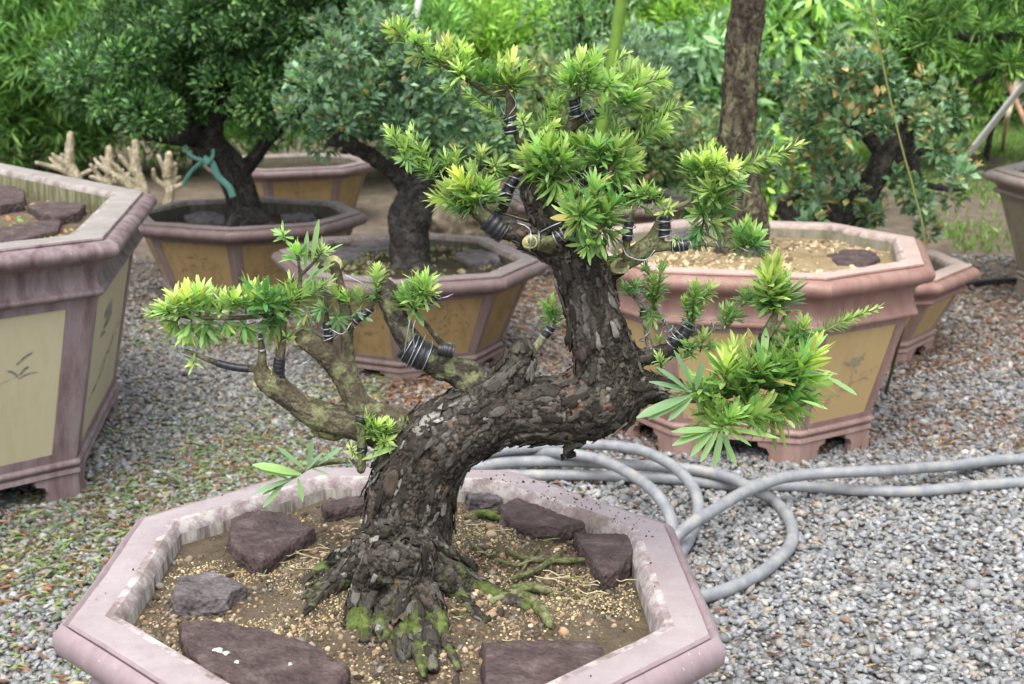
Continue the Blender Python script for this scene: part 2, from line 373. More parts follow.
# ------------------------------------------------------------------ pots
def inset(O, d):
    n = len(O); out = []
    for i in range(n):
        a, b, c = O[i - 1], O[i], O[(i + 1) % n]
        e1 = nrm(b - a); e2 = nrm(c - b); n1 = np.array([-e1[1], e1[0]]); n2 = np.array([-e2[1], e2[0]])
        out.append(b + d * (n1 + n2) / (1 + n1 @ n2))
    return np.array(out)
def octagon(cx, cy, r, w, d, ch):
    c = np.array([(w, -(d - ch)), (w, d - ch), (w - ch, d), (-(w - ch), d), (-w, d - ch), (-w, -(d - ch)), (-(w - ch), -d), (w - ch, -d)])
    Rm = np.array([[math.cos(r), -math.sin(r)], [math.sin(r), math.cos(r)]]); return c @ Rm.T + [cx, cy]
POTG = 'octagonal glazed bonsai pots standing in the yard'
def pot(label, O, zt, mats, wr=.07, soil_d=.06, taper=.10, seed=0, soil=None, mound=.02, bulge=.034, paint='bird', neck=1.0, foot_h=.06, mould=True, fw=.042):
    m_rim, m_in, m_body, m_panel, m_ink, m_top, m_lime = mats; rg = np.random.default_rng(seed)
    ctr = O.mean(0); root = thing('octagonal_pot', (ctr[0], ctr[1], 0), label, 'plant pot', POTG)
    ns = 14
    def ring(d, z):
        Q = inset(O, d); pts = []
        for i in range(8):
            t = np.linspace(0, 1, ns, endpoint=False)[:, None]; pts.append(Q[i] * (1 - t) + Q[(i + 1) % 8] * t)
        pts = np.concatenate(pts); return np.column_stack([pts, np.full(len(pts), z)])
    def loft(prof, slots):
        V = np.concatenate([ring(d, z) for d, z in prof]); m = 8 * ns; j = np.arange(m); F = []; MI = []
        for k in range(len(prof) - 1):
            F.append(np.stack([k * m + j, (k + 1) * m + j, (k + 1) * m + (j + 1) % m, k * m + (j + 1) % m], 1)); MI += [slots[k]] * m
        V += .0016 * np.stack([fbm(V * 9 + 3 * s, 3, s) for s in (1, 2, 3)], 1) * 1.6
        return V, np.concatenate(F), MI
    k = neck; b = bulge
    prof = [(wr + .012, zt - .17), (wr + .006, zt - .02), (wr + .001, zt - .007), (wr - .006, zt), (wr - .018, zt + .0005), (.010, zt), (.003, zt - .0012), (0, zt - .006), (.0015, zt - .011)]
    sl_ = [1, 3, 3, 3, 2, 2, 0, 0]
    for a in np.linspace(-65, 78, 11):       # rounded lip
        prof.append((.004 - b * math.cos(R(a)) * 1.0, zt - .038 * (1 if b > .03 else .8) - .030 * math.sin(R(a)))); sl_.append(0)
    zl = prof[-1][1]
    for q in ((.012, -.008), (.022, -.018), (.027, -.03), (.027, -.043 * k), (.020, -.052 * k)) if mould else ((.014, -.006), (.024, -.010)):
        prof.append((q[0], zl + q[1])); sl_.append(0)
    zl = prof[-1][1]
    for a in np.linspace(-60, 75, 7) if mould else ():
        prof.append((.026 - .017 * math.cos(R(a)), zl - .014 - .013 * math.sin(R(a)))); sl_.append(0)
    z1 = prof[-1][1] - .006; d1 = .040; prof.append((d1, z1)); sl_.append(0)
    V, F, MI = loft(prof, sl_)
    rim = link('rim', make_mesh('rim', V, F, None, True, MI, 34), [m_rim, m_in, m_top, m_lime], root)
    # body frame
    z2 = foot_h + .055; d2 = d1 + taper
    g = Geo(); A = inset(O, d1); B = inset(O, d2)
    pan = []
    for i in range(8):
        a0 = np.append(A[i], z1); a1 = np.append(A[(i + 1) % 8], z1); b0 = np.append(B[i], z2); b1 = np.append(B[(i + 1) % 8], z2)
        L = np.linalg.norm(a1 - a0); nn = nrm(np.cross(a1 - a0, b0 - a0)); nn = nn if nn[:2] @ ((a0 + a1)[:2] / 2 - ctr) > 0 else -nn
        fu = min(.2, fw / L); fv = .05
        S = lambda u, v, a0=a0, a1=a1, b0=b0, b1=b1: (a0 * (1 - u) + a1 * u) * (1 - v) + (b0 * (1 - u) + b1 * u) * v
        o = [S(0, 0), S(1, 0), S(1, 1), S(0, 1)]; n_ = [S(fu, fv), S(1 - fu, fv), S(1 - fu, 1 - fv), S(fu, 1 - fv)]
        dd = [q - nn * .005 for q in n_]
        g.add(o + n_ + dd, [[0, 3, 7, 4], [0, 4, 5, 1], [1, 5, 6, 2], [2, 6, 7, 3], [4, 7, 11, 8], [5, 4, 8, 9], [6, 5, 9, 10], [7, 6, 10, 11]])
        pan.append((S, fu, fv, nn, L))
    # base moulding
    prof2 = [(d2, z2)]
    for a in np.linspace(-80, 60, 7): prof2.append((d2 + .002 - .012 * math.cos(R(a)), z2 - .014 - .011 * math.sin(R(a))))
    zz = prof2[-1][1]; prof2 += [(d2 + .004, zz - .006), (d2 - .006, zz - .010), (d2 - .008, zz - .022), (d2 + .006, zz - .026), (d2 + .05, zz - .026)]
    V, F, MI = loft(prof2, [0] * 40); g.add(V, F, 0)
    zf = prof2[-1][1]; df = d2 - .002
    g.add(np.vstack([ring(d2 + .045, zf - .0)[::ns]]), np.array([[0, 1, 2, 3], [0, 3, 4, 7], [4, 5, 6, 7]]))
    link('body', g.mesh('body', True, 30), [m_body], root)
    # panels with faded brush painting
    for i, (S, fu, fv, nn, L) in enumerate(pan):
        g = Geo(); e = .0045
        def Q(u, v, h=0.0, S=S, nn=nn, fu=fu, fv=fv): return S(fu + (1 - 2 * fu) * u, fv + (1 - 2 * fv) * v) - nn * (e - .001 - h)
        us = np.linspace(0, 1, 7); vs_ = np.linspace(0, 1, 7)
        VV = np.array([Q(u, v) for v in vs_ for u in us]); FF = [[r_ * 7 + c_, r_ * 7 + c_ + 1, r_ * 7 + c_ + 8, r_ * 7 + c_ + 7] for r_ in range(6) for c_ in range(6)]
        g.add(VV, FF, 0)
        H = abs(z1 - z2); asp = L / H
        lvl = [0]
        def stroke(pts, w0):
            pts = catmull(pts, 5); T = np.gradient(pts, axis=0); n2 = np.stack([-T[:, 1], T[:, 0]], 1); n2 /= (np.linalg.norm(n2, axis=1, keepdims=True) + 1e-9)
            ww = np.interp(np.linspace(0, 1, len(pts)), [0, .1, .8, 1], [.5, 1, .8, .15]) * w0
            lvl[0] += 1; h = .0008 + .00002 * lvl[0]
            l = pts + n2 * ww[:, None] / np.array([asp, 1]); r_ = pts - n2 * ww[:, None] / np.array([asp, 1])
            VV = np.array([Q(*np.clip(q, .02, .98), h) for q in np.vstack([l, r_])]); k_ = len(pts); j = np.arange(k_ - 1)
            g.add(VV, np.stack([j, j + 1, k_ + j + 1, k_ + j], 1), 1)
        cx, cy = rg.uniform(.3, .6), rg.uniform(.25, .4)
        if paint == 'bird':
            for q in range(12):     # a small bird built from brush dabs
                a = rg.uniform(-.9, .5); c0 = np.array([cx + rg.normal(0, .05), cy + rg.normal(0, .035)])
                stroke([c0, c0 + [.09 * math.cos(a), .07 * math.sin(a)], c0 + [.16 * math.cos(a), .15 * math.sin(a)]], .019)
        y0 = rg.uniform(.62, .8)
        p0 = np.array([(.08 + .16 * q, y0 - .045 * q + rg.normal(0, .02)) for q in range(6)]); stroke(p0, .004)
        for q in range(16):
            b0 = p0[rg.integers(1, 6)] + rg.normal(0, .03, 2); a = rg.uniform(-2.6, .4); ln = rg.uniform(.05, .12)
            stroke([b0, b0 + [ln * .5 * math.cos(a), ln * .5 * math.sin(a) - .01], b0 + [ln * math.cos(a), ln * math.sin(a)]], rg.uniform(.004, .011))
        if paint == 'tree':
            for q in range(34):
                b0 = np.array([.5 + rg.normal(0, .16), .36 + rg.normal(0, .12)]); a = rg.uniform(0, 6.28)
                stroke([b0, b0 + [.03 * math.cos(a), .03 * math.sin(a)], b0 + [.06 * math.cos(a), .06 * math.sin(a)]], rg.uniform(.006, .014))
        link('panel', g.mesh('panel', False), [m_panel, m_ink], root)
    # bracket feet
    Fo = inset(O, df)
    for i in range(8):
        g = Geo(); c = Fo[i]
        for nb in (Fo[i - 1], Fo[(i + 1) % 8]):
            L = np.linalg.norm(nb - c); u = (nb - c) / L; lf = min(.14, L * .36); nv = nrm(ctr - c); nv = nv - u * (nv @ u); nv = nrm(nv)
            out = [(0, zf), (lf, zf), (lf * .97, zf * .80), (lf * .78, zf * .72), (lf * .70, zf * .45), (lf * .74, zf * .2), (lf * .66, 0), (0, 0)]
            f3 = [np.append(c + u * s, z) for s, z in out]; off = np.append(nv * .03, 0); b3 = [q + off for q in f3]; m_ = len(out)
            g.V.append(np.array(f3 + b3)); n0 = g.n; g.n += 2 * m_
            g.F.setdefault(8, []).append(np.array([list(range(m_)), [m_ + q for q in range(m_)][::-1]]) + n0); g.M.setdefault(8, []).append(np.zeros(2, int))
            g.F.setdefault(4, []).append(np.array([[q, (q + 1) % m_, m_ + (q + 1) % m_, m_ + q] for q in range(m_)]) + n0); g.M.setdefault(4, []).append(np.zeros(m_, int))
        link('foot', g.mesh('foot', False), [m_body], root)
    # soil
    Qs = inset(O, wr + .0065); zs = zt - soil_d; c2 = Qs.mean(0); V = []; K = 26; m = 96
    per = np.concatenate([Qs[i] * (1 - t) + Qs[(i + 1) % 8] * t for i in range(8) for t in np.linspace(0, 1, 12, endpoint=False)[:, None]]).reshape(-1, 2)
    for q in range(K): 
        f = (q + 1) / K; pp = c2 + (per - c2) * f; V.append(np.column_stack([pp, zs + mound * (1 - f ** 2) + np.zeros(m)]))
    V = np.concatenate(V + [np.array([[*c2, zs + mound]])]); V[:, 2] += .012 * fbm(V * 14, 4, seed) * np.where(np.arange(len(V)) < (K - 1) * m, 1, .3)
    j = np.arange(m); F = np.concatenate([np.stack([q * m + j, q * m + (j + 1) % m, (q + 1) * m + (j + 1) % m, (q + 1) * m + j], 1) for q in range(K - 1)])
    T = np.stack([np.full(m, len(V) - 1), j, (j + 1) % m], 1)[:, ::-1]
    sobj = link('soil', make_mesh('soil', V, [F[:, ::-1], T]), [soil or M_soil_d], root)
    return root, sobj, (c2, zs, per)

INK = (.07, .09, .12)
def limed(name, base, amt=.5):
    m, nt, b = mat(name, .8, .2); v = coords(nt); c = mix(nt, ramp(nt, noise(nt, v, 28, 7, .75), [(.44, (0, 0, 0)), (.58, (amt,) * 3)]), base, (.62, .60, .55))
    c = mix(nt, ramp(nt, noise(nt, v, 12, 5, .7), [(.5, (0, 0, 0)), (.62, (.7,) * 3)]), c, (.16, .12, .10)); nt.links.new(c, b.inputs['Base Color']); bump(nt, b, noise(nt, v, 90, 6, .8), .6, .006); return m
def dusty(name, a, b_, stain):
    m, nt, b = mat(name, .75, .2); v = coords(nt); c = mix(nt, ramp(nt, noise(nt, v, 9, 8, .72), [(.35, (0, 0, 0)), (.65, (1, 1, 1))]), a, b_)
    c = mix(nt, ramp(nt, noise(nt, v, 30, 6, .8), [(.55, (0, 0, 0)), (.7, (.6,) * 3)]), c, stain); c = mix(nt, ramp(nt, noise(nt, v, 230, 2, .8), [(.66, (0, 0, 0)), (.72, (.6,) * 3)]), c, (.12, .1, .09))
    c = mix(nt, ramp(nt, noise(nt, v, 60, 3, .8), [(.68, (0, 0, 0)), (.75, (.5,) * 3)]), c, (.6, .57, .52)); nt.links.new(c, b.inputs['Base Color']); bump(nt, b, noise(nt, v, 70, 6, .75), .35, .004); return m
mats_front = [glaze('mauve_rim', (.27, .205, .22), (.33, .265, .275), (.20, .14, .155), .55), inner_mat('limed_inner_wall', (.15, .12, .11), (.46, .44, .40), .8), glaze('mauve_body', (.36, .28, .31), (.42, .34, .36), (.2, .15, .17), .4),
              panel_mat('ochre_panel', (.42, .34, .18), (.34, .27, .13), (.2, .15, .07)), ink_mat('ink', INK, (.4, .33, .18)), dusty('mauve_rim_top', (.275, .23, .238), (.345, .305, .31), (.22, .175, .18)), limed('limed_edge', (.30, .24, .25), .6)]
mats_left = [glaze('dusty_purple_rim', (.17, .12, .125), (.27, .225, .225), (.085, .04, .045), .85, rough=.5), inner_mat('mossy_inner_wall', (.22, .21, .14), (.09, .09, .04), .9), glaze('dusty_purple_body', (.20, .145, .15), (.28, .235, .24), (.115, .055, .06), .75),
             panel_mat('pale_ochre_panel', (.50, .455, .31), (.43, .38, .24), (.3, .23, .11), .35), ink_mat('blue_ink', (.07, .09, .13), (.3, .28, .2)), dusty('dusty_rim_top', (.22, .20, .185), (.31, .285, .265), (.18, .15, .135)), limed('dusty_edge', (.27, .24, .22), .3)]
mats_r = [glaze('salmon_rim', (.25, .14, .112), (.32, .20, .165), (.17, .085, .07), .7), inner_mat('grey_inner_wall', (.3, .27, .22), (.17, .17, .1), .7), glaze('salmon_body', (.28, .175, .15), (.35, .245, .215), (.18, .10, .085), .7),
          panel_mat('tan_panel', (.52, .385, .19), (.45, .31, .14), (.36, .24, .1), .4), ink_mat('grey_ink', (.2, .2, .17), (.44, .34, .19)), dusty('salmon_rim_top', (.37, .285, .245), (.43, .35, .31), (.36, .24, .2)), limed('salmon_edge', (.42, .32, .28), .4)]
mats_b = [glaze('brown_mauve_rim', (.145, .102, .098), (.195, .148, .145), (.085, .05, .046), .6), inner_mat('dark_inner_wall', (.12, .11, .09), (.06, .06, .035), .8), glaze('brown_mauve_body', (.22, .16, .15), (.27, .21, .2), (.12, .07, .06), .5),
          panel_mat('ochre_brown_panel', (.42, .30, .14), (.33, .23, .11), (.15, .10, .06), .8), ink_mat('dark_ink', (.09, .085, .08), (.36, .26, .11)), dusty('brown_rim_top', (.17, .145, .142), (.23, .2, .198), (.14, .11, .1)), limed('brown_edge', (.22, .18, .17), .2)]
top_pale = {}

# front pot: the six corners one can see, the two nearest by symmetry
Fz = .60
fc = [G(x, y, Fz)[:2] for x, y in ((68, 622), (144, 517), (315, 467), (506, 470), (665, 523), (711, 634))]
cen = (fc[0] + fc[4]) / 2 * .5 + (fc[1] + fc[5]) / 2 * .5
g_ = 2 * cen - fc[2] + [0.0, 0]; h_ = 2 * cen - fc[3]
O_front = np.array([fc[0], h_, g_, fc[5], fc[4], fc[3], fc[2], fc[1]])
area = .5 * np.sum(O_front[:, 0] * np.roll(O_front[:, 1], -1) - np.roll(O_front[:, 0], -1) * O_front[:, 1])
assert area > 0
SOILZ = Fz - .042
potF, soilF, infoF = pot('mauve octagonal pot nearest the camera holding the wired bonsai and slabs of stone', O_front, Fz, mats_front, .068, .042, .09, 1, M_soil, .012, .026)
_A, _B, _C, _D, _c = map(np.array, ((-1.201, 3.922), (-1.351, 4.935), (-2.217, 5.86), (-2.15, 3.09), (-2.4, 4.42)))
O_left = np.array([_A, _B, _C, 2 * _c - _D, 2 * _c - _A, 2 * _c - _B, 2 * _c - _C, _D])
pot('tall dusty purple pot with blue bird painting cut off by the left edge', O_left, .84, mats_left, .105, .09, .10, 2, M_soil, .02, .05, 'bird', 1.6, .085, True, .085)
O_right = octagon(.860, 4.757, .5633, .6023, .587, .381)
pot('large salmon pink pot with tan panels behind the grey hoses', O_right, .675, mats_r, .075, .055, .10, 3, M_soil_y, .03, .04, 'bird', 1.7, .072)
O_mid = octagon(-.4594, 5.784, .3615, .4971, .5818, .273)
pot('brown and ochre pot holding the blue green tree behind the wired bonsai', O_mid, .45, mats_b, .075, .055, .11, 4, M_soil_d, .02, .036, 'tree', .5, .035, False)
O_p3 = octagon(-1.4006, 7.0507, -.3905, .5718, .5273, .3112)
pot('shallow brown pot under the large dark tree with the green ribbon', O_p3, .45, mats_b, .07, .09, .10, 5, M_soil_d, .02, .034, 'tree', .5, .035, False)
q = P(312, 172, 9.6); O_p4 = octagon(q[0] - .17, 9.7, .35, .55, .5, .28)
pot('farthest ochre pot half hidden under the crowns of the left trees', O_p4, .42, mats_b, .07, .06, .08, 6, M_soil_d, .02, .034, 'tree', .4, .035, False)
O_p7 = octagon(1.50, 5.93, .12, .49, .48, .29)
pot('low pinkish pot behind the large salmon pot under the orange tipped shrub', O_p7, .40, mats_r, .08, .06, .09, 7, M_soil_d, .02, .036, 'tree', .4, .05)
O_p8 = octagon(3.30, 6.95, .1, .72, .72, .42)
pot('grey brown pot cut off by the right edge of the picture', O_p8, .66, [glaze('grey_brown_rim', (.3, .235, .21), (.36, .3, .27), (.2, .13, .1), .5)] + mats_left[1:2] + [glaze('grey_brown_body', (.3, .24, .2), (.36, .31, .26), (.2, .14, .1), .5), panel_mat('dull_panel', (.36, .32, .24), (.3, .26, .18), (.2, .16, .1)), mats_b[4], dusty('grey_rim_top', (.26, .22, .19), (.33, .29, .25), (.17, .14, .11)), mats_left[6]], .08, .05, .12, 8, M_soil_d, .02, .045, 'tree', .6, .07)
O_p9 = octagon(.50, 7.9, .2, .50, .5, .28)
pot('low pot in the back row between the wired bonsai and the brown trunk', O_p9, .42, mats_b, .08, .08, .10, 9, M_soil_d, .02, .034, 'tree', .4, .035, False)

# ------------------------------------------------------------------ limbs with flaky bark
def skeleton(segs):
    A, B, ra, rb, s0 = [], [], [], [], []
    for C, r_ in segs:
        C = np.asarray(C, float); r_ = np.asarray(r_, float); L = np.linalg.norm(np.diff(C, axis=0), axis=1); cs_ = np.concatenate([[0], np.cumsum(L)])[:-1]
        A.append(C[:-1]); B.append(C[1:]); ra.append(r_[:-1]); rb.append(r_[1:]); s0.append(cs_)
    return [np.concatenate(x) for x in (A, B, ra, rb, s0)]
def near(V, sk):
    A, B, ra, rb, s0 = sk; out = [np.zeros((len(V), 3)), np.zeros((len(V), 3)), np.zeros(len(V)), np.zeros(len(V))]
    AB = B - A; l2 = (AB ** 2).sum(1) + 1e-12; ln = np.sqrt(l2)
    for k in range(0, len(V), 20000):
        v = V[k:k + 20000]; t = np.clip(((v[:, None] - A) * AB).sum(2) / l2, 0, 1); c = A + t[..., None] * AB
        d = np.linalg.norm(v[:, None] - c, axis=2) / (ra + t * (rb - ra)); j = d.argmin(1); i = np.arange(len(v))
        out[0][k:k + 20000] = v - c[i, j]; out[1][k:k + 20000] = AB[j] / ln[j][:, None]; out[2][k:k + 20000] = (s0[j] + t[i, j] * ln[j]); out[3][k:k + 20000] = (ra[j] + t[i, j] * (rb - ra)[j])
    return out
def smooth_seg(pts, rad, n=5):
    q = catmull(np.column_stack([np.asarray(pts), np.asarray(rad)]), n); return q[:, :3], np.maximum(q[:, 3], .0008)
def union(segs, voxel, ns=20, sm=3):
    g = Geo()
    for C, r_ in segs:
        add_tube(g, C, r_, ns)
        for e in (0, -1):           # rounded ends
            V = IV * r_[e] * .98 + C[e]; g.add(V, IF)
    me = g.mesh('tmp'); o = bpy.data.objects.new('tmp', me); COL.objects.link(o)
    m = o.modifiers.new('r', 'REMESH'); m.mode = 'VOXEL'; m.voxel_size = voxel; m2 = o.modifiers.new('s', 'SMOOTH'); m2.iterations = sm; m2.factor = .5
    dg = bpy.context.evaluated_depsgraph_get(); dg.update(); e = o.evaluated_get(dg).to_mesh()
    V = np.zeros(len(e.vertices) * 3, np.float32); e.vertices.foreach_get('co', V); V = V.reshape(-1, 3).astype(float)
    Nn = np.zeros(len(e.vertices) * 3, np.float32); e.vertices.foreach_get('normal', Nn); Nn = Nn.reshape(-1, 3).astype(float)
    nl = np.zeros(len(e.loops), np.int32); e.loops.foreach_get('vertex_index', nl); F = nl.reshape(-1, 4) if len(nl) == 4 * len(e.polygons) else np.array([list(p_.vertices)[:4] for p_ in e.polygons if len(p_.vertices) == 4])
    bpy.data.objects.remove(o); bpy.data.meshes.remove(me); return V, Nn, F
BARK = [(.052, .046, .038), (.080, .073, .062), (.032, .028, .023), (.15, .142, .125), (.065, .051, .040), (.040, .036, .030)]
def bark(V, Nn, sk, cell=.016, aspect=.38, amp=.0045, pal=BARK, crack=(.026, .021, .017), lichen=0.0, patches=0.0, moss=None, seed=0):
    perp, T, s, rad = near(V, sk)
    q = perp / cell + T * (s / cell * aspect)[:, None]; q = q + .45 * np.stack([vnoise(V * 60, seed + k) for k in (1, 2, 3)], 1)
    F1, F2, idr, off = voro(q, seed); edge = F2 - F1; pl = np.clip(edge / .15, 0, 1); pl = pl * pl * (3 - 2 * pl)
    tilt = (off * T).sum(1)
    G1, G2, id2, o2 = voro(q * 2.4, seed + 50); e2 = np.clip((G2 - G1) / .3, 0, 1)
    lo = fbm(V * 16, 4, seed + 5)
    k = np.minimum(1, rad / .025)
    d = amp * k * (pl * (.30 + .75 * idr) + .55 * tilt * pl + .22 * e2 + .3 * id2) + .007 * k * lo * (rad > .02) + .0025 * lo * k
    d = d - amp * .6 * k
    pa = np.array(pal); c = pa[(idr * 977 % 1 * len(pa)).astype(int) % len(pa)]; c2 = pa[(id2 * 577 % 1 * len(pa)).astype(int) % len(pa)]
    c = c * .6 + c2 * .4; c = c * (1 + .5 * fbm(V * 45, 3, seed + 7)[:, None])
    m = (pl * .75 + .25 * e2)[:, None]; m = np.clip(m, .12, 1); c = np.array(crack) * (1 - m) + c * m
    if patches:         # freshly exposed inner bark, tan and reddish
        pm = np.clip((fbm(V * np.array([22, 22, 22]), 3, seed + 21) - (.5 - patches) * .9) * 9, 0, 1)[:, None] * (idr[:, None] > .35)
        tone = np.where((vnoise(V * 14, seed + 31) > 0)[:, None], np.array([.19, .12, .085]), np.array([.21, .175, .10])); c = c * (1 - .6 * pm) + tone * .6 * pm
    if lichen:
        lm = np.clip((fbm(V * 60, 4, seed + 41) + lichen - .35) * 4, 0, 1)[:, None]; c = c * (1 - lm * .8) + np.array([.19, .205, .10]) * lm * .8
    if moss is not None:
        mm = np.clip(moss(V, Nn) * 1.0 + 1.4 * fbm(V * 38, 4, seed + 61), 0, 1)[:, None]; c = c * (1 - mm) + (np.array([.085, .115, .03]) * (1 + .7 * vnoise(V * 90, 3)[:, None])) * mm
    return V + Nn * d[:, None], np.clip(c, .005, 1)
def bark_flakes(V, Nn, c, sk, n, seed):
    # lifting plates of dead bark, thin curled shells standing a little off the trunk
    r = np.random.default_rng(seed); i = r.choice(len(V), n * 2, replace=False); i = i[c[i, 1] < c[i, 0] * 1.25][:n]; n = len(i)
    perp, T, s_, rad = near(V[i], sk); Nv = nrm(Nn[i]); T = nrm(T + r.normal(0, .22, (n, 3))); T = nrm(T - Nv * (T * Nv).sum(1)[:, None]); S_ = np.cross(Nv, T); T *= r.choice([-1, 1], n, p=[.7, .3])[:, None]
    L = .0085 * np.exp(r.normal(0, .42, n)); W = L * r.uniform(.28, .62, n); lift = r.uniform(.02, .42, n); curl = r.uniform(-.25, .5, n)
    us = np.linspace(0, 1, 5); vs__ = np.linspace(-1, 1, 4); P_ = []
    for u in us:
        ww = (.55 + .45 * math.sin(math.pi * min(1, u * .8 + .12))) * r.uniform(.7, 1.15, n)
        for v in vs__:
            jit = r.normal(0, .10, (n, 2)); a = (u + jit[:, 0] * (u > 0)) * L * 2 - L; b = (v + jit[:, 1]) * W * ww
            h = .0003 + lift * (u ** 2) * L * 1.0 - curl * (b ** 2) / W * .5
            P_.append(V[i] + T * a[:, None] + S_ * b[:, None] + Nv * h[:, None])
    A_ = np.stack(P_, 1); B_ = A_ - Nv[:, None] * .0011; m_ = 20; VV = np.concatenate([A_, B_], 1).reshape(-1, 3); q = []
    for a in range(4):
        for b in range(3):
            k = a * 4 + b; q += [[k, k + 4, k + 5, k + 1], [m_ + k, m_ + k + 1, m_ + k + 5, m_ + k + 4]]
    ed = [0, 1, 2, 3, 7, 11, 15, 19, 18, 17, 16, 12, 8, 4]
    for a in range(14): q.append([ed[a], ed[(a + 1) % 14], m_ + ed[(a + 1) % 14], m_ + ed[a]])
    F = (np.array(q)[None] + (np.arange(n) * 40)[:, None, None]).reshape(-1, 4)
    col = pick([(.085, .079, .068, 3), (.050, .045, .038, 5), (.20, .19, .17, 1.1), (.032, .028, .024, 5), (.075, .058, .046, 1)], n, r, .22)
    return VV, F, np.repeat(col, 40, 0)
def limb(name, segs, parent, voxel=.003, m=None, label=None, flakes=0, **kw):
    segs = [smooth_seg(*s_) for s_ in segs]; V, Nn, F = union(segs, voxel); sk = skeleton(segs); V, c = bark(V, Nn, sk, **kw)
    if flakes:
        fv, ff, fc_ = bark_flakes(V, Nn, c, sk, flakes, kw.get('seed', 0)); F = np.concatenate([F, ff + len(V)]); V = np.concatenate([V, fv]); c = np.concatenate([c, fc_])
    return link(name, make_mesh(name, V, F, {'Col': c}), m or M_bark, parent, label)

# ---- main bonsai ------------------------------------------------------------
YB = 2.12
TB = G(400, 592, SOILZ + .02); 
bonsai = thing('bonsai_tree', (TB[0], TB[1], SOILZ), 'wired bonsai with thick flaky bent trunk and bright needle tufts in the front pot', 'bonsai tree')
def px(pts, dy=0.0):
    """list of (x, y, radius_px[, dy]) on the photograph -> world points + radii"""
    C, r_ = [], []
    for q in pts:
        p_ = P(q[0], q[1], YB + dy + (q[3] if len(q) > 3 else 0)); C.append(p_); r_.append(q[2] * mpp(p_))
    return (C, r_)
def root_px(pts, sink=.52):
    C, r_ = [], []
    for q in pts:
        z = q[3] if len(q) > 3 else SOILZ + .012
        p_ = G(q[0], q[1], z); rr = q[2] * mpp(p_); C.append(p_ + [0, 0, rr * (1 - 2 * sink) * (len(q) <= 3)]); r_.append(rr)
    return (C, r_)
S = SOILZ
trunk_segs = [px([(404, 598, 38), (400, 572, 46), (406, 540, 48), (411, 505, 47), (420, 470, 46), (445, 437, 44), (485, 418, 40), (525, 411, 36), (560, 408, 37), (592, 402, 42), (606, 378, 38), (600, 340, 32), (592, 305, 29), (584, 272, 29), (575, 247, 29)]),
    px([(590, 400, 40), (612, 398, 38), (632, 390, 24), (655, 389, 14), (680, 394, 11)]), px([(600, 372, 26), (632, 360, 11), (664, 352, 8), (682, 345, 6)]),
    px([(490, 400, 30), (505, 385, 24), (517, 366, 19), (520, 355, 17)]),
    px([(575, 250, 24), (556, 228, 21), (542, 207, 17), (537, 190, 17), (537, 180, 17)]), px([(565, 250, 22), (545, 240, 16), (520, 232, 13), (500, 226, 12)]),
    px([(580, 425, 14), (582, 436, 8), (570, 446, 5), (566, 455, 4)]),
    px([(590, 262, 22), (606, 268, 13), (622, 264, 9)])]
roots = [root_px([(385, 530, 15, S + .11), (356, 552, 11, S + .05), (330, 570, 8), (306, 582, 5)]), root_px([(380, 550, 18, S + .08), (350, 572, 13, S + .035), (325, 590, 12), (309, 597, 9)]),
    root_px([(385, 565, 22, S + .09), (366, 590, 14, S + .035), (357, 612, 11), (353, 628, 9)]), root_px([(402, 560, 20, S + .10), (400, 595, 14, S + .045), (402, 622, 12), (405, 645, 10), (404, 655, 8)]),
    root_px([(412, 550, 20, S + .10), (420, 588, 12, S + .05), (428, 616, 10), (430, 645, 8), (433, 668, 6)]), root_px([(425, 590, 14, S + .05), (440, 620, 8), (447, 645, 5), (458, 668, 3.5)]),
    root_px([(430, 565, 16, S + .06), (455, 578, 15, S + .03), (480, 588, 10), (512, 602, 7), (540, 610, 5)]), root_px([(425, 540, 14, S + .10), (448, 562, 11, S + .04), (470, 568, 8)]),
    root_px([(395, 600, 16, S + .04), (383, 622, 10), (384, 640, 7)]), root_px([(370, 560, 14, S + .07), (338, 580, 9, S + .02), (318, 600, 6), (306, 612, 3)]), root_px([(440, 575, 14, S + .05), (458, 596, 9), (472, 612, 6), (488, 622, 3)]), root_px([(375, 585, 14, S + .05), (366, 612, 8), (366, 640, 5)]), root_px([(412, 600, 14, S + .03), (416, 630, 8), (418, 655, 5), (424, 676, 3)]), root_px([(365, 545, 12, S + .09), (335, 560, 7, S + .03), (312, 572, 4), (292, 574, 2)])]
tm = lambda V, Nn: np.clip((S + .07 - V[:, 2]) * 10, -1.5, .5) - .32 + .35 * Nn[:, 2]
trunk_o = limb('trunk', [([*map(np.array, C)], [x * .92 for x in r_]) for C, r_ in trunk_segs] + roots, bonsai, .0022, cell=.0145, aspect=.24, amp=.0052, patches=.14, moss=tm, seed=3, flakes=2600)
OLIVE = [(.085, .075, .045), (.12, .105, .065), (.06, .052, .034), (.155, .14, .10), (.10, .078, .052)]
GREENB = [(.15, .17, .075), (.19, .20, .10), (.12, .13, .06), (.21, .2, .12)]

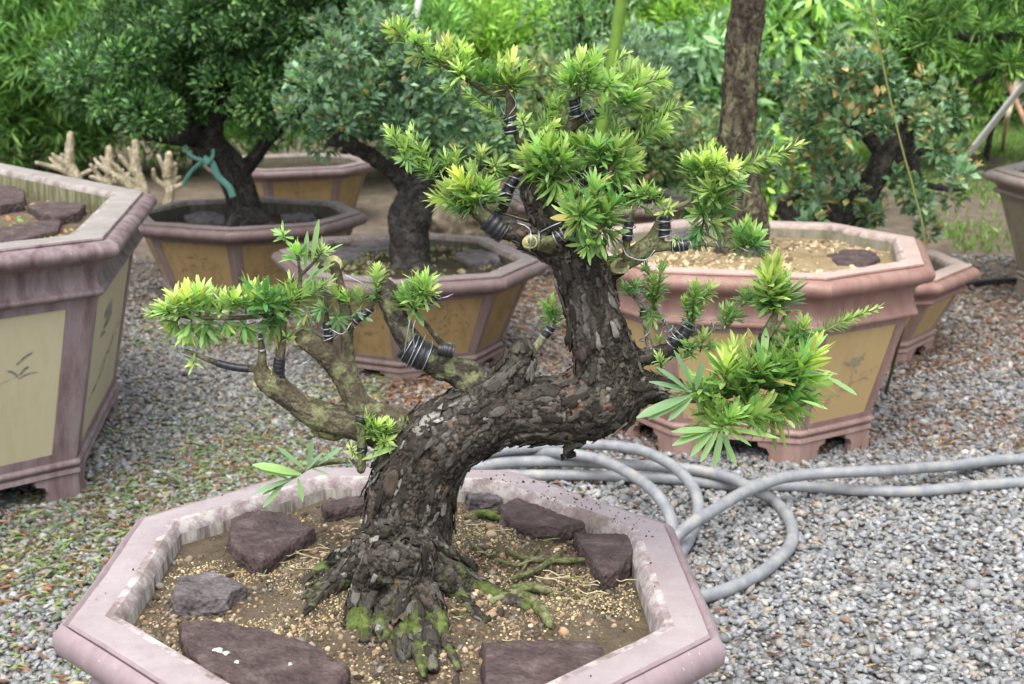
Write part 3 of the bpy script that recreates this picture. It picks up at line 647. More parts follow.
def disc_cut(p0, d, r_, parent):
    """pale pruned end of a stub"""
    d = nrm(np.asarray(d, float)); u = nrm(np.cross(d, [0.1, .2, 1])); v = np.cross(d, u); g = Geo(); m = 20; a = np.linspace(0, 2 * np.pi, m, endpoint=False)
    rings = [(1.02, -.004), (1.05, .001), (.93, .0022), (.72, .0006), (.68, .0016), (.4, .001), (.36, .0018), (.02, .001)]
    wob = 1 + .08 * np.sin(2 * a + 1) + .05 * np.sin(3 * a)
    V = np.concatenate([p0 + d * h + (np.cos(a) * wob)[:, None] * u * r_ * f + (np.sin(a) * wob)[:, None] * v * r_ * f for f, h in rings]); j = np.arange(m)
    F = np.concatenate([np.stack([q * m + j, q * m + (j + 1) % m, (q + 1) * m + (j + 1) % m, (q + 1) * m + j], 1) for q in range(len(rings) - 1)])
    g.add(V, F); return link('cut_face', g.mesh('cut_face'), M_cut, parent)
def tape_px(pts, parent, dy=0.0):
    C, r_ = smooth_seg(*px(pts, dy)); t = np.linspace(0, 1, len(C)); g = Geo(); r_ = r_ * .95
    C2 = catmull(C, 3); r2 = np.interp(np.linspace(0, 1, len(C2)), t, r_) * (1 + .035 * np.sin(np.arange(len(C2)) * .9) + .03 * np.sin(np.arange(len(C2)) * 2.7)); add_tube(g, C2, r2, 14)
    return link('tape', g.mesh('tape'), M_tape, parent)
def wire_px(pts, parent, turns, dy=0.0, wr=.00085, loose=1.06, tail=True):
    """aluminium wire wound round a twig"""
    C, r_ = smooth_seg(*px(pts, dy)); k = int(turns * 14) + 1; t = np.linspace(0, len(C) - 1, k); i0 = np.arange(len(C))
    Cx = np.stack([np.interp(t, i0, C[:, q]) for q in range(3)], 1); rr = np.interp(t, i0, r_) * loose + wr * .6
    T = nrm(np.gradient(Cx, axis=0)); T0 = T; u = nrm(np.cross(T, [0.2, 1., .1])); v = np.cross(T, u); a = np.cumsum(1 / 14 * 2 * np.pi * (1 + .55 * np.sin(np.arange(k) / 14 * 1.7 + random.random() * 6))) + random.random() * 6; rr = rr * (1 + .10 * np.sin(a * .37 + 1)); Cx = Cx + T0 * (.0035 * np.sin(a * .5))[:, None]
    W = Cx + rr[:, None] * (np.cos(a)[:, None] * u + np.sin(a)[:, None] * v)
    if tail: W = np.vstack([W, W[-1] + nrm(W[-1] - Cx[-1]) * .006 + T[-1] * .008, W[-1] + nrm(W[-1] - Cx[-1]) * .010 + T[-1] * .02])
    g = Geo(); add_tube(g, W, wr, 6); return link('wire', g.mesh('wire'), M_wire, parent)
def strand_px(pts, parent, dy=0.0, wr=.0009):
    C, r_ = px([(a, b, 1) + tuple(c) for a, b, *c in pts], dy); g = Geo(); add_tube(g, catmull(C, 8), wr, 6); return link('wire', g.mesh('wire'), M_wire, parent)

Y_NEW = np.array([.66, .80, .30]); Y_MID = np.array([.42, .62, .19]); Y_OLD = np.array([.15, .31, .10]); Y_BLUE = np.array([.22, .37, .20])
LR = np.random.default_rng(21)
class Cluster:
    def __init__(s): s.b = []
    def shoot(s, bx, by, tx, ty, lp=16, n=26, young=.5, dy=0.0, wid=.185, old=None, droop=0.0):
        hue = np.array([LR.normal(1, .10), 1, LR.normal(1, .12)]) * LR.normal(1, .08); lp = lp * LR.uniform(.86, 1.12); b = P(bx, by, YB + dy); t = P(tx, ty, YB + dy + LR.normal(0, .02)); m_ = mpp(b); L = lp * m_; ax = t - b; al = np.linalg.norm(ax); ax = ax / al
        st = max(al - .72 * L, .28 * al); g = LR
        n = int(n * 1.6); tt = np.sort(g.uniform(.03, 1, n)); ph = np.arange(n) * 2.39996 + g.normal(0, .25, n); an = np.radians(np.interp(tt, [0, .6, 1], [78, 52, 16]) + g.normal(0, 9, n))
        u = nrm(np.cross(ax, [.1, .3, 1])); v = np.cross(ax, u); rad = np.cos(ph)[:, None] * u + np.sin(ph)[:, None] * v
        D = np.cos(an)[:, None] * ax + np.sin(an)[:, None] * rad + np.array([0, 0, -droop]); U = np.cos(an)[:, None] * rad * -1 + np.sin(an)[:, None] * ax
        Pb = b + ax * (tt * st)[:, None] + rad * .001; LL = L * np.interp(tt, [0, .25, .7, 1], [.8, 1.05, .95, .7]) * g.uniform(.55, 1.25, n)
        y = np.clip((tt - .55) * 2.4, 0, 1) * young + (young - .5) * .45 + .10 + g.normal(0, .12, n); y = np.clip(y, 0, 1)[:, None]
        o = (Y_OLD if old is None else old) * np.exp(g.normal(0, .25, (n, 1))); mcol = np.where(y < .4, o + (Y_MID - o) * (y / .4), Y_MID + (Y_NEW - Y_MID) * ((y - .4) / .6))
        mcol = np.where(g.uniform(0, 1, (n, 1)) < .02, np.array([.5, .42, .14]), mcol * hue)
        s.b.append(leaves(Pb, nrm(D), U, LL, np.maximum(LL * wid, .0022) * g.uniform(.8, 1.2, n), mcol, mcol * .8 + .2 * Y_NEW * (y + .2), 'lance', g.uniform(-.12, .22, n), .22, 4))
        s.st = getattr(s, 'st', []); s.st.append((np.array([b, b + ax * st * .5, b + ax * st]), .0015))
        return s
    def blade(s, bx, by, tx, ty, w_=.17, young=.3, dy=0.0, col=None):
        b = P(bx, by, YB + dy); t = P(tx, ty, YB + dy - .01); L = np.linalg.norm(t - b); c = (Y_BLUE * (1 - young) + Y_MID * young if col is None else np.array(col))[None]
        s.b.append(leaves(b[None], (t - b)[None], nrm(np.array([[.1, -.5, .9]])), [L], [L * w_], c, c * 1.1, 'lance', np.array([.06]), .25, 5)); return s
    def feather(s, pts, lp, n, young=.6, dy=0.0, wid=.2, up=0.0):
        """stem with leaves in two loose ranks"""
        C = catmull([P(a, b, YB + dy) for a, b in pts], 8); g = LR; i0 = np.linspace(0, 1, len(C)); tt = np.sort(g.uniform(.02, 1, n)); Pb = np.stack([np.interp(tt, i0, C[:, k]) for k in range(3)], 1)
        T = nrm(np.gradient(C, axis=0)); T = nrm(np.stack([np.interp(tt, i0, T[:, k]) for k in range(3)], 1)); L = lp * mpp(C[0]); ph = g.choice([0, 1], n) * np.pi + g.normal(0, .75, n) + np.pi / 2
        u = nrm(np.cross(T, [0, 1., 0])); v = np.cross(T, u); rad = np.cos(ph)[:, None] * v + np.sin(ph)[:, None] * u; an = np.radians(np.interp(tt, [0, .75, 1], [62, 50, 18]) + g.normal(0, 8, n))
        D = np.cos(an)[:, None] * T + np.sin(an)[:, None] * rad + np.array([0, 0, up]); U = -np.cos(an)[:, None] * rad + np.sin(an)[:, None] * T
        y = np.clip(.15 + young * np.clip((tt - .2) * 1.2, 0, 1) + g.normal(0, .12, n), 0, 1)[:, None]; o = Y_OLD * np.exp(g.normal(0, .25, (n, 1)))
        c = np.where(y < .4, o + (Y_MID - o) * (y / .4), Y_MID + (Y_NEW - Y_MID) * ((y - .4) / .6)); LL = L * np.interp(tt, [0, .3, .8, 1], [.8, 1, .9, .65]) * g.uniform(.75, 1.15, n)
        s.b.append(leaves(Pb, nrm(D), U, LL, LL * wid, c, c * .8 + .2 * Y_NEW * (y + .2), 'lance', g.uniform(-.1, .2, n), .22, 4)); s.st = getattr(s, 'st', []); s.st.append((C, .0018)); return s
    def done(s, parent):
        g = Geo()
        for V, F, c in s.b: g.add(V, F, 0, Col=c)
        for C, r_ in getattr(s, 'st', []): add_tube(g, C, r_, 6, Col=(.17, .24, .07))
        return link('leaf_tuft', g.mesh('leaf_tuft'), M_leaf, parent)
def branch(segs, voxel=.0022, pal=OLIVE, dy=0.0, **kw):
    segs = [[(q[0], q[1], q[2] * (.9 if q[2] > 6 else 1), *q[3:]) for q in s_] for s_ in segs]
    kw.setdefault('cell', .009); kw.setdefault('amp', .0024); kw.setdefault('lichen', .25); kw.setdefault('crack', (.05, .045, .03))
    return limb('branch', [px(s_, dy) for s_ in segs], bonsai, voxel, pal=pal, **kw)

# left low thick stub and its long horizontal spray
b1 = branch([[(392, 436, 20), (358, 424, 17), (325, 417, 17), (296, 402, 15), (276, 388, 14), (264, 377, 13)], [(279, 392, 6), (279, 365, 5), (281, 345, 5), (283, 322, 4), (288, 310, 3)],
             [(268, 378, 4, -.01), (262, 366, 5), (262, 352, 4), (260, 335, 2.5)], [(262, 368, 4), (247, 369, 3), (217, 363, 3), (185, 350, 2)], [(288, 312, 3), (250, 317, 2.6), (200, 318, 2.2), (150, 313, 1.5)],
             [(295, 311, 3), (300, 285, 2.4), (297, 255, 1.6), (285, 238, 1.2)], [(300, 276, 2), (314, 262, 1.8), (324, 247, 1.2)]], seed=11)
disc_cut(P(262.5, 377, YB), P(252, 371, YB - .012) - P(262, 377, YB), 12.5 * mpp(P(262, 377, YB)), b1)
tape_px([(217, 363, 4), (233, 367, 4.2), (249, 369, 4)], b1); tape_px([(279, 377, 6), (279, 366, 6.3), (280, 358, 6)], b1); wire_px([(262, 352, 4), (261, 340, 3.5), (260, 328, 3)], b1, 5)
strand_px([(180, 353), (200, 360), (217, 364)], b1); strand_px([(283, 378), (300, 366, -.01), (313, 358)], b1)
c = Cluster()
for q in [(160, 316, 140, 310, 15, 18, .9), (172, 316, 158, 299, 18, 22, .9), (180, 316, 171, 287, 21, 24, .95), (190, 316, 184, 280, 22, 26, .85), (200, 317, 199, 276, 22, 26, .95), (208, 316, 213, 282, 20, 24, .9), (220, 316, 224, 287, 20, 22, .9),
          (180, 318, 160, 334, 20, 20, .55), (192, 320, 182, 345, 22, 20, .55), (203, 320, 208, 350, 24, 18, .35), (212, 320, 196, 337, 20, 16, .5), (230, 315, 238, 286, 20, 22, .75), (246, 314, 244, 284, 24, 20, .05), (250, 312, 256, 271, 24, 26, .8), (262, 312, 269, 280, 26, 20, .05),
          (272, 314, 276, 287, 22, 20, .2), (285, 312, 298, 286, 20, 20, .35), (296, 306, 309, 282, 20, 22, .8), (290, 300, 290, 268, 17, 18, .85), (280, 320, 264, 334, 22, 16, .2), (225, 320, 232, 340, 20, 14, .4), (240, 320, 256, 338, 20, 14, .2), (262, 320, 284, 334, 20, 14, .2),
          (301, 262, 291, 240, 18, 18, .75), (285, 240, 280, 226, 13, 16, .95), (297, 258, 298, 242, 16, 14, .85), (318, 258, 327, 240, 16, 18, .8), (196, 362, 188, 364, 12, 12, .9), (288, 340, 284, 333, 9, 8, .9)]:
    c.shoot(*q)
for q in [(305, 268, 307, 232), (312, 262, 318, 220), (322, 255, 342, 243), (300, 285, 333, 262), (304, 290, 318, 262), (200, 346, 172, 342)]: c.blade(*q, .13, .35)
c.done(b1)
# second forked branch
b2 = branch([[(400, 428, 20), (362, 408, 15), (346, 378, 14), (326, 354, 12), (303, 338, 11)], [(356, 395, 10), (349, 365, 8), (347, 335, 7), (346, 312, 6), (340, 285, 5, .01), (334, 266, 6, .01)],
             [(330, 352, 4), (328, 335, 4), (327, 322, 3), (326, 300, 2)], [(348, 330, 4), (360, 316, 3.5), (375, 300, 2), (377, 275, 1.5)]], seed=12)
disc_cut(P(302, 337, YB), P(296, 330, YB - .02) - P(303, 338, YB), 10.5 * mpp(P(303, 338, YB)), b2); disc_cut(P(333, 264, YB + .01), P(333, 260, YB - .02) - P(333, 264, YB + .01), 8.5 * mpp(P(330, 262, YB)), b2)
tape_px([(329, 341, 5), (328, 331, 5), (327, 322, 5)], b2); wire_px([(329, 341, 6), (327, 322, 5)], b2, 4); tape_px([(354, 322, 4.5), (364, 314, 4.5), (372, 308, 4)], b2); wire_px([(350, 324, 5), (374, 307, 4.5)], b2, 5); strand_px([(329, 328, -.01), (342, 334, -.02), (352, 322, -.01)], b2)
strand_px([(345, 275), (365, 285), (380, 298)], b2); strand_px([(318, 341), (328, 343), (338, 336)], b2)
c = Cluster()
for q in [(377, 298, 377, 258, 15, 55, .75), (340, 300, 330, 284, 15, 20, .45), (350, 305, 342, 286, 15, 20, .5), (362, 302, 357, 284, 15, 18, .35), (330, 312, 316, 300, 15, 20, .4), (345, 318, 330, 322, 13, 18, .35), (322, 308, 312, 318, 14, 16, .3), (355, 312, 368, 322, 13, 14, .25),
          (308, 312, 296, 326, 15, 14, .2), (312, 296, 322, 280, 15, 18, .45), (365, 300, 385, 292, 13, 14, .3), (335, 314, 344, 326, 14, 14, .2), (318, 290, 334, 276, 13, 14, .4)]: c.shoot(*q, dy=-.01, old=Y_BLUE)
c.done(b2)
# third branch with the big tape band
b3 = branch([[(500, 405, 26), (474, 382, 19), (455, 371, 15), (437, 362, 15), (416, 348, 14), (400, 325, 13), (391, 303, 13), (386, 286, 10)], [(440, 360, 6, -.015), (447, 352, 6, -.02), (449, 347, 6, -.02)], [(447, 350, 4, -.02), (430, 330, 2.6, -.02), (412, 306, 2.2, -.02), (410, 296, 2, -.02)]], pal=BARK, seed=13, lichen=.35, amp=.003, cell=.011)
tape_px([(405, 345, 15.5), (416, 353, 16), (428, 358, 15.5)], b3, -.003); wire_px([(406, 346, 17), (428, 358, 16.5)], b3, 4, -.003); tape_px([(438, 349, 6), (446, 350, 7.5), (454, 352, 7)], b3, -.025); tape_px([(424, 307, 4), (431, 301, 4), (436, 297, 3.5)], b3, -.01); wire_px([(424, 307, 4.5), (436, 297, 4)], b3, 4, -.01)
strand_px([(404, 355, -.03), (408, 330, -.03), (412, 312, -.02)], b3); strand_px([(415, 352, -.03), (413, 330, -.03), (417, 316, -.02)], b3)
c = Cluster()
for q in [(408, 305, 404, 278, 19, 26, .6), (412, 303, 416, 272, 20, 28, .7), (418, 300, 432, 268, 20, 28, .75), (410, 308, 398, 290, 18, 20, .3), (420, 302, 436, 284, 18, 20, .4), (412, 310, 420, 300, 18, 16, .25), (422, 296, 424, 268, 16, 20, .8)]: c.shoot(*q, dy=-.02)
c.blade(414, 308, 424, 326, .3, .3, -.02); c.done(b3)
# small green spur and hanging stub with drooping spray
b4 = branch([[(378, 440, 12), (352, 428, 8), (335, 434, 8), (316, 430, 6)], [(356, 424, 8), (361, 420, 7, -.02), (362, 440, 5, -.03), (361, 470, 5, -.03)], [(361, 461, 3, -.03), (340, 461, 3, -.03), (312, 466, 2.6, -.03), (296, 476, 2, -.03), (272, 490, 1.5, -.03)]], pal=GREENB, seed=14, lichen=.1, amp=.0008)
disc_cut(P(315, 430, YB), P(309, 426, YB - .01) - P(316, 430, YB), 5 * mpp(P(316, 430, YB)), b4); tape_px([(360, 423, 5.4), (361, 418, 6)], b4, -.03); tape_px([(362, 446, 5.6), (362, 452, 5.6)], b4, -.03); wire_px([(358, 458, 5), (352, 462, 4)], b4, 2, -.03)
c = Cluster()
for q in [(366, 436, 368, 408, 16, 30, .85), (372, 440, 382, 414, 16, 28, .85), (385, 438, 393, 418, 15, 24, .8), (395, 436, 408, 418, 14, 24, .8), (404, 436, 420, 426, 13, 22, .8), (380, 444, 392, 440, 14, 20, .6), (355, 456, 349, 444, 9, 12, .9), (374, 446, 382, 452, 13, 14, .4)]: c.shoot(*q, dy=-.03)
for q in [(302, 475, 253, 463, .22, .6), (300, 476, 262, 470, .2, .3), (305, 470, 278, 446, .15, .1), (308, 468, 312, 440, .16, .1), (318, 465, 341, 447, .2, .1), (305, 472, 322, 452, .15, .1), (296, 478, 252, 492, .14, .1), (284, 484, 262, 507, .2, .2), (274, 489, 262, 495, .25, 0), (298, 478, 303, 502, .2, .3), (290, 480, 272, 472, .2, .5), (362, 460, 394, 447, .2, .7), (310, 468, 330, 474, .14, .1)]: c.blade(*q, -.04)
c.done(b4)
# twig on the knob
b5 = branch([[(528, 358, 5), (540, 342, 4), (550, 329, 3.5), (553, 320, 2)]], pal=[(.42, .40, .24), (.36, .36, .2)], seed=15, amp=.0005, dy=.02)
tape_px([(545, 336, 4.6), (552, 327, 4.6)], b5, .02); wire_px([(544, 337, 5.2), (553, 326, 5)], b5, 4, .02)
c = Cluster(); [c.shoot(*q, dy=.02) for q in [(553, 324, 543, 297, 13, 22, .5), (553, 320, 552, 293, 13, 26, .75), (554, 322, 558, 300, 12, 18, .5), (553, 328, 552, 314, 13, 16, .3)]]; c.done(b5)
# upper left taped stub
b6 = branch([[(520, 232, 12), (500, 228, 11), (488, 220, 10), (474, 208, 9)], [(476, 210, 5), (466, 200, 3), (448, 196, 2), (430, 190, 1.5)], [(478, 208, 4), (482, 190, 3), (485, 170, 2)], [(500, 214, 5, .03), (508, 195, 5, .03), (512, 180, 4, .03), (522, 170, 3, .02)]], seed=16)
tape_px([(487, 219, 12.5), (498, 228, 13), (505, 233, 12.5)], b6, -.003); tape_px([(503, 202, 6), (510, 186, 6.5), (516, 178, 6)], b6, .02); wire_px([(503, 203, 7), (516, 178, 7)], b6, 4, .02); wire_px([(492, 208, 4), (484, 196, 5), (492, 190, 4)], b6, 2); strand_px([(484, 212, -.02), (480, 198, -.03), (495, 196, -.02), (497, 208, -.01)], b6)
c = Cluster()
for q in [(470, 205, 435, 176, 21, 36, .75), (474, 203, 452, 164, 22, 38, .85), (478, 202, 470, 160, 22, 40, .9), (482, 202, 488, 168, 21, 34, .85), (470, 206, 424, 194, 19, 30, .55), (478, 206, 455, 192, 22, 28, .5), (484, 205, 498, 184, 20, 28, .7), (482, 208, 474, 190, 22, 24, .6), (470, 208, 440, 206, 20, 18, .2), (478, 210, 452, 214, 18, 14, .15)]: c.shoot(*q)
for q in [(432, 180, 388, 128), (436, 182, 412, 130)]: c.feather([q[:2], ((q[0] + q[2]) / 2 + 3, (q[1] + q[3]) / 2 + 5), q[2:]], 17, 50, .55, .02)
for q in [(420, 160, 405, 128, 14, 16, .7), (398, 148, 386, 128, 13, 14, .8), (458, 168, 456, 142, 15, 22, .85), (448, 165, 443, 150, 14, 16, .7), (480, 165, 483, 143, 15, 22, .7), (492, 172, 499, 156, 14, 18, .6), (430, 178, 426, 158, 15, 16, .4), (410, 160, 398, 158, 14, 12, .3)]: c.shoot(*q, dy=.02)
c.done(b6)
# top: long arching spray to the upper left
b7 = branch([[(534, 190, 13), (528, 160, 8), (520, 135, 7), (512, 118, 6), (511, 100, 5), (507, 85, 4), (494, 95, 2.5)], [(515, 92, 3), (495, 94, 3), (470, 82, 2.5), (445, 66, 2.2), (418, 45, 1.8), (388, 24, 1.2)]], seed=17, dy=.02)
tape_px([(511, 134, 7.5), (510, 124, 8), (508, 116, 7.5)], b7, .015); wire_px([(511, 135, 8.5), (508, 115, 8.2)], b7, 5, .015); strand_px([(509, 115, -.01), (516, 104, -.01), (510, 92, -.01)], b7, .015)
c = Cluster()
for q in [(397, 36, 385, 18, 15, 20, .95), (405, 44, 399, 15, 17, 22, .95), (414, 48, 413, 26, 15, 20, .95), (420, 52, 427, 27, 16, 22, .95), (432, 60, 424, 38, 16, 18, .9), (440, 68, 437, 40, 16, 20, .95), (450, 72, 446, 30, 18, 26, .95), (456, 74, 462, 34, 18, 26, .95), (462, 80, 470, 40, 17, 24, .95), (462, 80, 458, 58, 15, 22, 1.0),
          (470, 86, 475, 62, 15, 18, .85), (440, 66, 424, 72, 15, 14, .5), (424, 54, 408, 58, 14, 12, .4), (478, 90, 480, 56, 22, 22, .1), (488, 92, 492, 60, 22, 24, .05), (497, 92, 501, 52, 20, 26, .65), (508, 92, 514, 46, 20, 28, .8), (512, 90, 530, 62, 20, 24, .3), (512, 88, 522, 74, 18, 22, .3), (500, 94, 486, 74, 18, 18, .3), (508, 88, 512, 72, 16, 18, .7), (456, 84, 440, 90, 15, 12, .4), (482, 92, 462, 100, 14, 10, .3)]: c.shoot(*q, dy=.02)
c.feather([(508, 128), (492, 112), (465, 90)], 15, 46, .6, .0); c.feather([(528, 138), (545, 118), (560, 98)], 17, 40, .5, .0); c.done(b7)
# top centre tuft
b8 = branch([[(540, 186, 12), (548, 172, 6), (552, 160, 4)], [(545, 180, 5), (530, 172, 3, -.02), (522, 165, 2, -.03)]], seed=18)
c = Cluster()
for q in [(550, 172, 516, 146, 22, 34, .75), (550, 172, 530, 130, 24, 38, .85), (552, 172, 546, 126, 23, 38, .85), (556, 172, 568, 134, 24, 34, .75), (555, 175, 580, 158, 24, 26, .4), (552, 178, 535, 186, 24, 24, .25), (556, 180, 562, 200, 26, 24, .3), (545, 172, 510, 166, 20, 22, .5), (552, 176, 552, 160, 24, 30, .5), (540, 140, 560, 116, 15, 22, .8), (525, 128, 520, 112, 14, 14, .6)]: c.shoot(*q, dy=-.03)
c.done(b8)
# top right fan
b9 = branch([[(545, 200, 12), (568, 190, 8), (586, 178, 7), (604, 165, 4), (620, 150, 3)], [(540, 168, 5, .03), (560, 150, 6, .03), (570, 128, 6, .03), (590, 114, 4.5, .03), (614, 103, 3, .03), (640, 104, 2, .03), (672, 118, 1.5, .03)], [(568, 130, 4, .03), (574, 112, 4, .03), (578, 95, 3, .03), (578, 70, 2, .03)], [(612, 104, 2.5, .03), (628, 88, 2, .03), (640, 70, 1.5, .03)]], seed=19)
tape_px([(577, 118, 5.5), (575, 108, 5.8), (573, 99, 5.2)], b9, .025); wire_px([(577, 119, 6.4), (573, 98, 6)], b9, 4, .025); tape_px([(584, 119, 5), (597, 112, 5.2), (607, 106, 4.5)], b9, .025); wire_px([(583, 119, 6), (608, 105, 5)], b9, 5, .025); tape_px([(578, 183, 9), (586, 177, 9.5), (592, 172, 9)], b9, -.005); wire_px([(577, 184, 10), (593, 171, 10)], b9, 4, -.005)
strand_px([(560, 165, -.04), (575, 182, -.04), (588, 200, -.04)], b9); strand_px([(606, 110, .02), (615, 104, .02), (625, 106, .02)], b9)
c = Cluster()
c.feather([(576, 98), (596, 80), (625, 54)], 18, 64, .75, .02); c.feather([(630, 92), (650, 82), (662, 78)], 20, 40, .8, .03); c.feather([(638, 126), (662, 114), (684, 106)], 17, 50, .8, .02); c.feather([(636, 142), (652, 132), (668, 128)], 16, 40, .8, .0); c.feather([(536, 130), (548, 116), (562, 102)], 16, 30, .5, .0)
for q in [(578, 92, 565, 50, 20, 30, .8), (580, 92, 582, 42, 21, 32, .85), (586, 88, 598, 40, 20, 32, .9), (574, 92, 560, 68, 19, 26, .45), (588, 90, 604, 66, 20, 28, .6), (604, 92, 618, 72, 18, 26, .7), (616, 90, 640, 56, 18, 30, .9), (628, 98, 652, 62, 18, 28, .9), (628, 104, 650, 92, 22, 28, .6), (624, 104, 634, 84, 22, 28, .7), (630, 108, 612, 92, 20, 22, .4), (644, 112, 632, 118, 18, 18, .3),
          (586, 152, 578, 128, 20, 34, .85), (578, 150, 560, 130, 17, 22, .7), (600, 160, 598, 132, 22, 32, .6), (612, 165, 620, 128, 24, 38, .9), (612, 165, 642, 140, 25, 38, .9), (614, 168, 645, 162, 24, 30, .7), (606, 170, 600, 196, 26, 26, .1), (600, 165, 585, 152, 22, 24, .4), (615, 170, 628, 182, 24, 22, .2), (590, 160, 575, 165, 20, 20, .4), (565, 148, 552, 132, 14, 20, .8), (610, 120, 598, 100, 16, 20, .6), (560, 112, 552, 90, 15, 18, .5), (612, 136, 622, 120, 16, 20, .7), (655, 128, 672, 118, 15, 20, .8)]: c.shoot(*q, dy=-.01)
c.done(b9)
# centre tuft facing the camera and curled green stub
b10 = branch([[(556, 246, 12), (545, 244, 9, -.03), (533, 241, 7.5, -.06)], [(545, 243, 6, -.05), (558, 238, 4.5, -.07), (570, 232, 4, -.07), (580, 220, 3, -.06)]], pal=GREENB, seed=20)
disc_cut(P(530, 242, YB - .062), P(524, 243, YB - .09) - P(530, 241, YB - .06), 7 * mpp(P(533, 241, YB)), b10); wire_px([(538, 240, 9.5), (528, 240, 9.5)], b10, 3, -.05); tape_px([(556, 238, 5.5), (566, 233, 5.5), (572, 229, 5)], b10, -.07); wire_px([(555, 239, 6.5), (573, 229, 6.2)], b10, 5, -.07); strand_px([(540, 232, -.06), (552, 226, -.07), (562, 222, -.07)], b10)
c = Cluster()
for k_, a in enumerate(np.linspace(0, 360, 11)[:-1]): c.shoot(580, 216, 580 + 24 * math.cos(R(a)), 214 + 24 * math.sin(R(a)), 24, 11, .45, -.09)
for q in [(580, 216, 580, 206, 19, 26, .75), (600, 228, 618, 216, 22, 24, .35), (602, 230, 622, 240, 22, 20, .2), (600, 232, 598, 260, 24, 22, .25), (604, 222, 610, 196, 24, 30, .45), (594, 205, 596, 170, 22, 30, .45), (612, 210, 618, 190, 20, 22, .3), (590, 240, 582, 256, 20, 14, .4), (575, 195, 568, 186, 16, 16, .6)]: c.shoot(*q, dy=-.08)
c.done(b10)
# right green branch with fan of foliage
b11 = branch([[(606, 268, 11), (622, 263, 10, -.02), (640, 252, 11, -.02), (654, 240, 10, -.02), (663, 222, 8, -.02)], [(652, 247, 7, -.02), (668, 246, 5, -.03), (686, 246, 4, -.03), (702, 244, 2.5, -.03), (722, 246, 2.2, -.03), (742, 246, 2, -.03)], [(662, 222, 4, -.02), (674, 208, 3, -.02), (690, 200, 2.6, -.02), (694, 176, 2, -.02)], [(690, 200, 2, -.02), (702, 210, 2, -.02), (708, 235, 1.6, -.02)], [(626, 258, 4, -.04), (627, 240, 4, -.04), (630, 218, 3, -.04), (640, 200, 2, -.04)], [(694, 178, 1.8, -.02), (730, 172, 1.6, -.02), (795, 148, 1.1, -.02)]], pal=GREENB, seed=22, lichen=.35, amp=.0012)
disc_cut(P(620, 266, YB - .03), P(616, 270, YB - .06) - P(620, 264, YB - .02), 8.5 * mpp(P(620, 264, YB)), b11)
tape_px([(627, 240, 5.5), (628, 228, 5.5), (630, 220, 5)], b11, -.04); wire_px([(627, 241, 6.5), (630, 219, 6)], b11, 4, -.04); tape_px([(664, 236, 6), (665, 226, 6), (665, 216, 6)], b11, -.035); wire_px([(664, 238, 7), (665, 214, 7)], b11, 4, -.035); tape_px([(671, 246, 6), (680, 246, 6.3), (687, 245, 6)], b11, -.035); wire_px([(670, 246, 7), (690, 245, 5)], b11, 4, -.035)
wire_px([(694, 243, 3.5), (715, 244, 3), (738, 246, 3)], b11, 4, -.03); strand_px([(622, 245, -.04), (628, 256, -.05), (645, 260, -.05), (655, 250, -.05)], b11)
c = Cluster()
c.feather([(694, 190), (697, 170), (708, 150)], 19, 50, .6, -.02); c.feather([(708, 190), (728, 172), (760, 160), (800, 144)], 17, 110, .85, -.02); c.feather([(706, 196), (704, 220), (697, 244)], 18, 60, .1, -.01); c.feather([(696, 196), (690, 178), (684, 158)], 16, 34, .5, -.01)
for q in [(698, 180, 688, 150, 18, 28, .6), (704, 176, 703, 148, 18, 30, .8), (710, 176, 722, 148, 18, 32, .95), (722, 180, 738, 158, 18, 30, .95), (714, 200, 706, 176, 20, 28, .4), (716, 205, 728, 182, 21, 32, .6), (712, 212, 735, 200, 20, 26, .35), (710, 222, 722, 226, 20, 24, .2), (700, 228, 692, 246, 18, 24, .05), (730, 186, 745, 174, 18, 22, .5), (704, 215, 692, 208, 20, 20, .15),
          (744, 248, 733, 218, 18, 22, .55), (746, 248, 746, 214, 19, 26, .65), (748, 248, 762, 220, 19, 26, .6), (750, 248, 768, 238, 17, 20, .4), (744, 250, 730, 238, 16, 14, .3),
          (641, 202, 628, 182, 16, 20, .5), (645, 202, 646, 178, 17, 24, .6), (650, 200, 660, 184, 15, 20, .6), (632, 206, 612, 202, 12, 14, .8), (615, 210, 608, 202, 10, 12, .9), (655, 205, 668, 198, 13, 14, .5), (640, 206, 655, 212, 13, 14, .3), (664, 212, 672, 206, 11, 14, .9), (618, 258, 612, 252, 9, 10, .8), (678, 240, 674, 238, 8, 8, .9)]: c.shoot(*q, dy=-.03)
c.done(b11)
# small wired twigs over the right pot
b12 = branch([[(646, 360, 7), (668, 350, 7), (682, 346, 5)], [(652, 354, 5), (646, 330, 3), (642, 308, 2.5), (632, 294, 2)], [(680, 344, 3), (668, 326, 2), (656, 310, 1.8), (652, 290, 1.2)], [(678, 346, 5), (684, 332, 4), (694, 318, 2.5), (690, 300, 1.5)], [(686, 336, 3), (706, 330, 2.5), (728, 326, 2), (730, 315, 1.5)], [(728, 326, 1.5), (740, 308, 1.5), (748, 300, 1.2)]], pal=[(.2, .18, .13), (.3, .28, .2)], seed=23, lichen=.0, amp=.0008)
tape_px([(643, 318, 4), (644, 308, 4)], b12); tape_px([(672, 343, 5.5), (684, 334, 7), (688, 324, 5.5)], b12, -.01); wire_px([(670, 344, 6.5), (690, 322, 6.5)], b12, 8, -.01); wire_px([(646, 350, 4), (643, 300, 3.5), (634, 290, 3)], b12, 8, 0, .0009, 1.5); wire_px([(676, 338, 3.5), (656, 312, 3)], b12, 6, 0, .0009, 1.4); wire_px([(694, 330, 4), (730, 324, 3.5)], b12, 5)
c = Cluster()
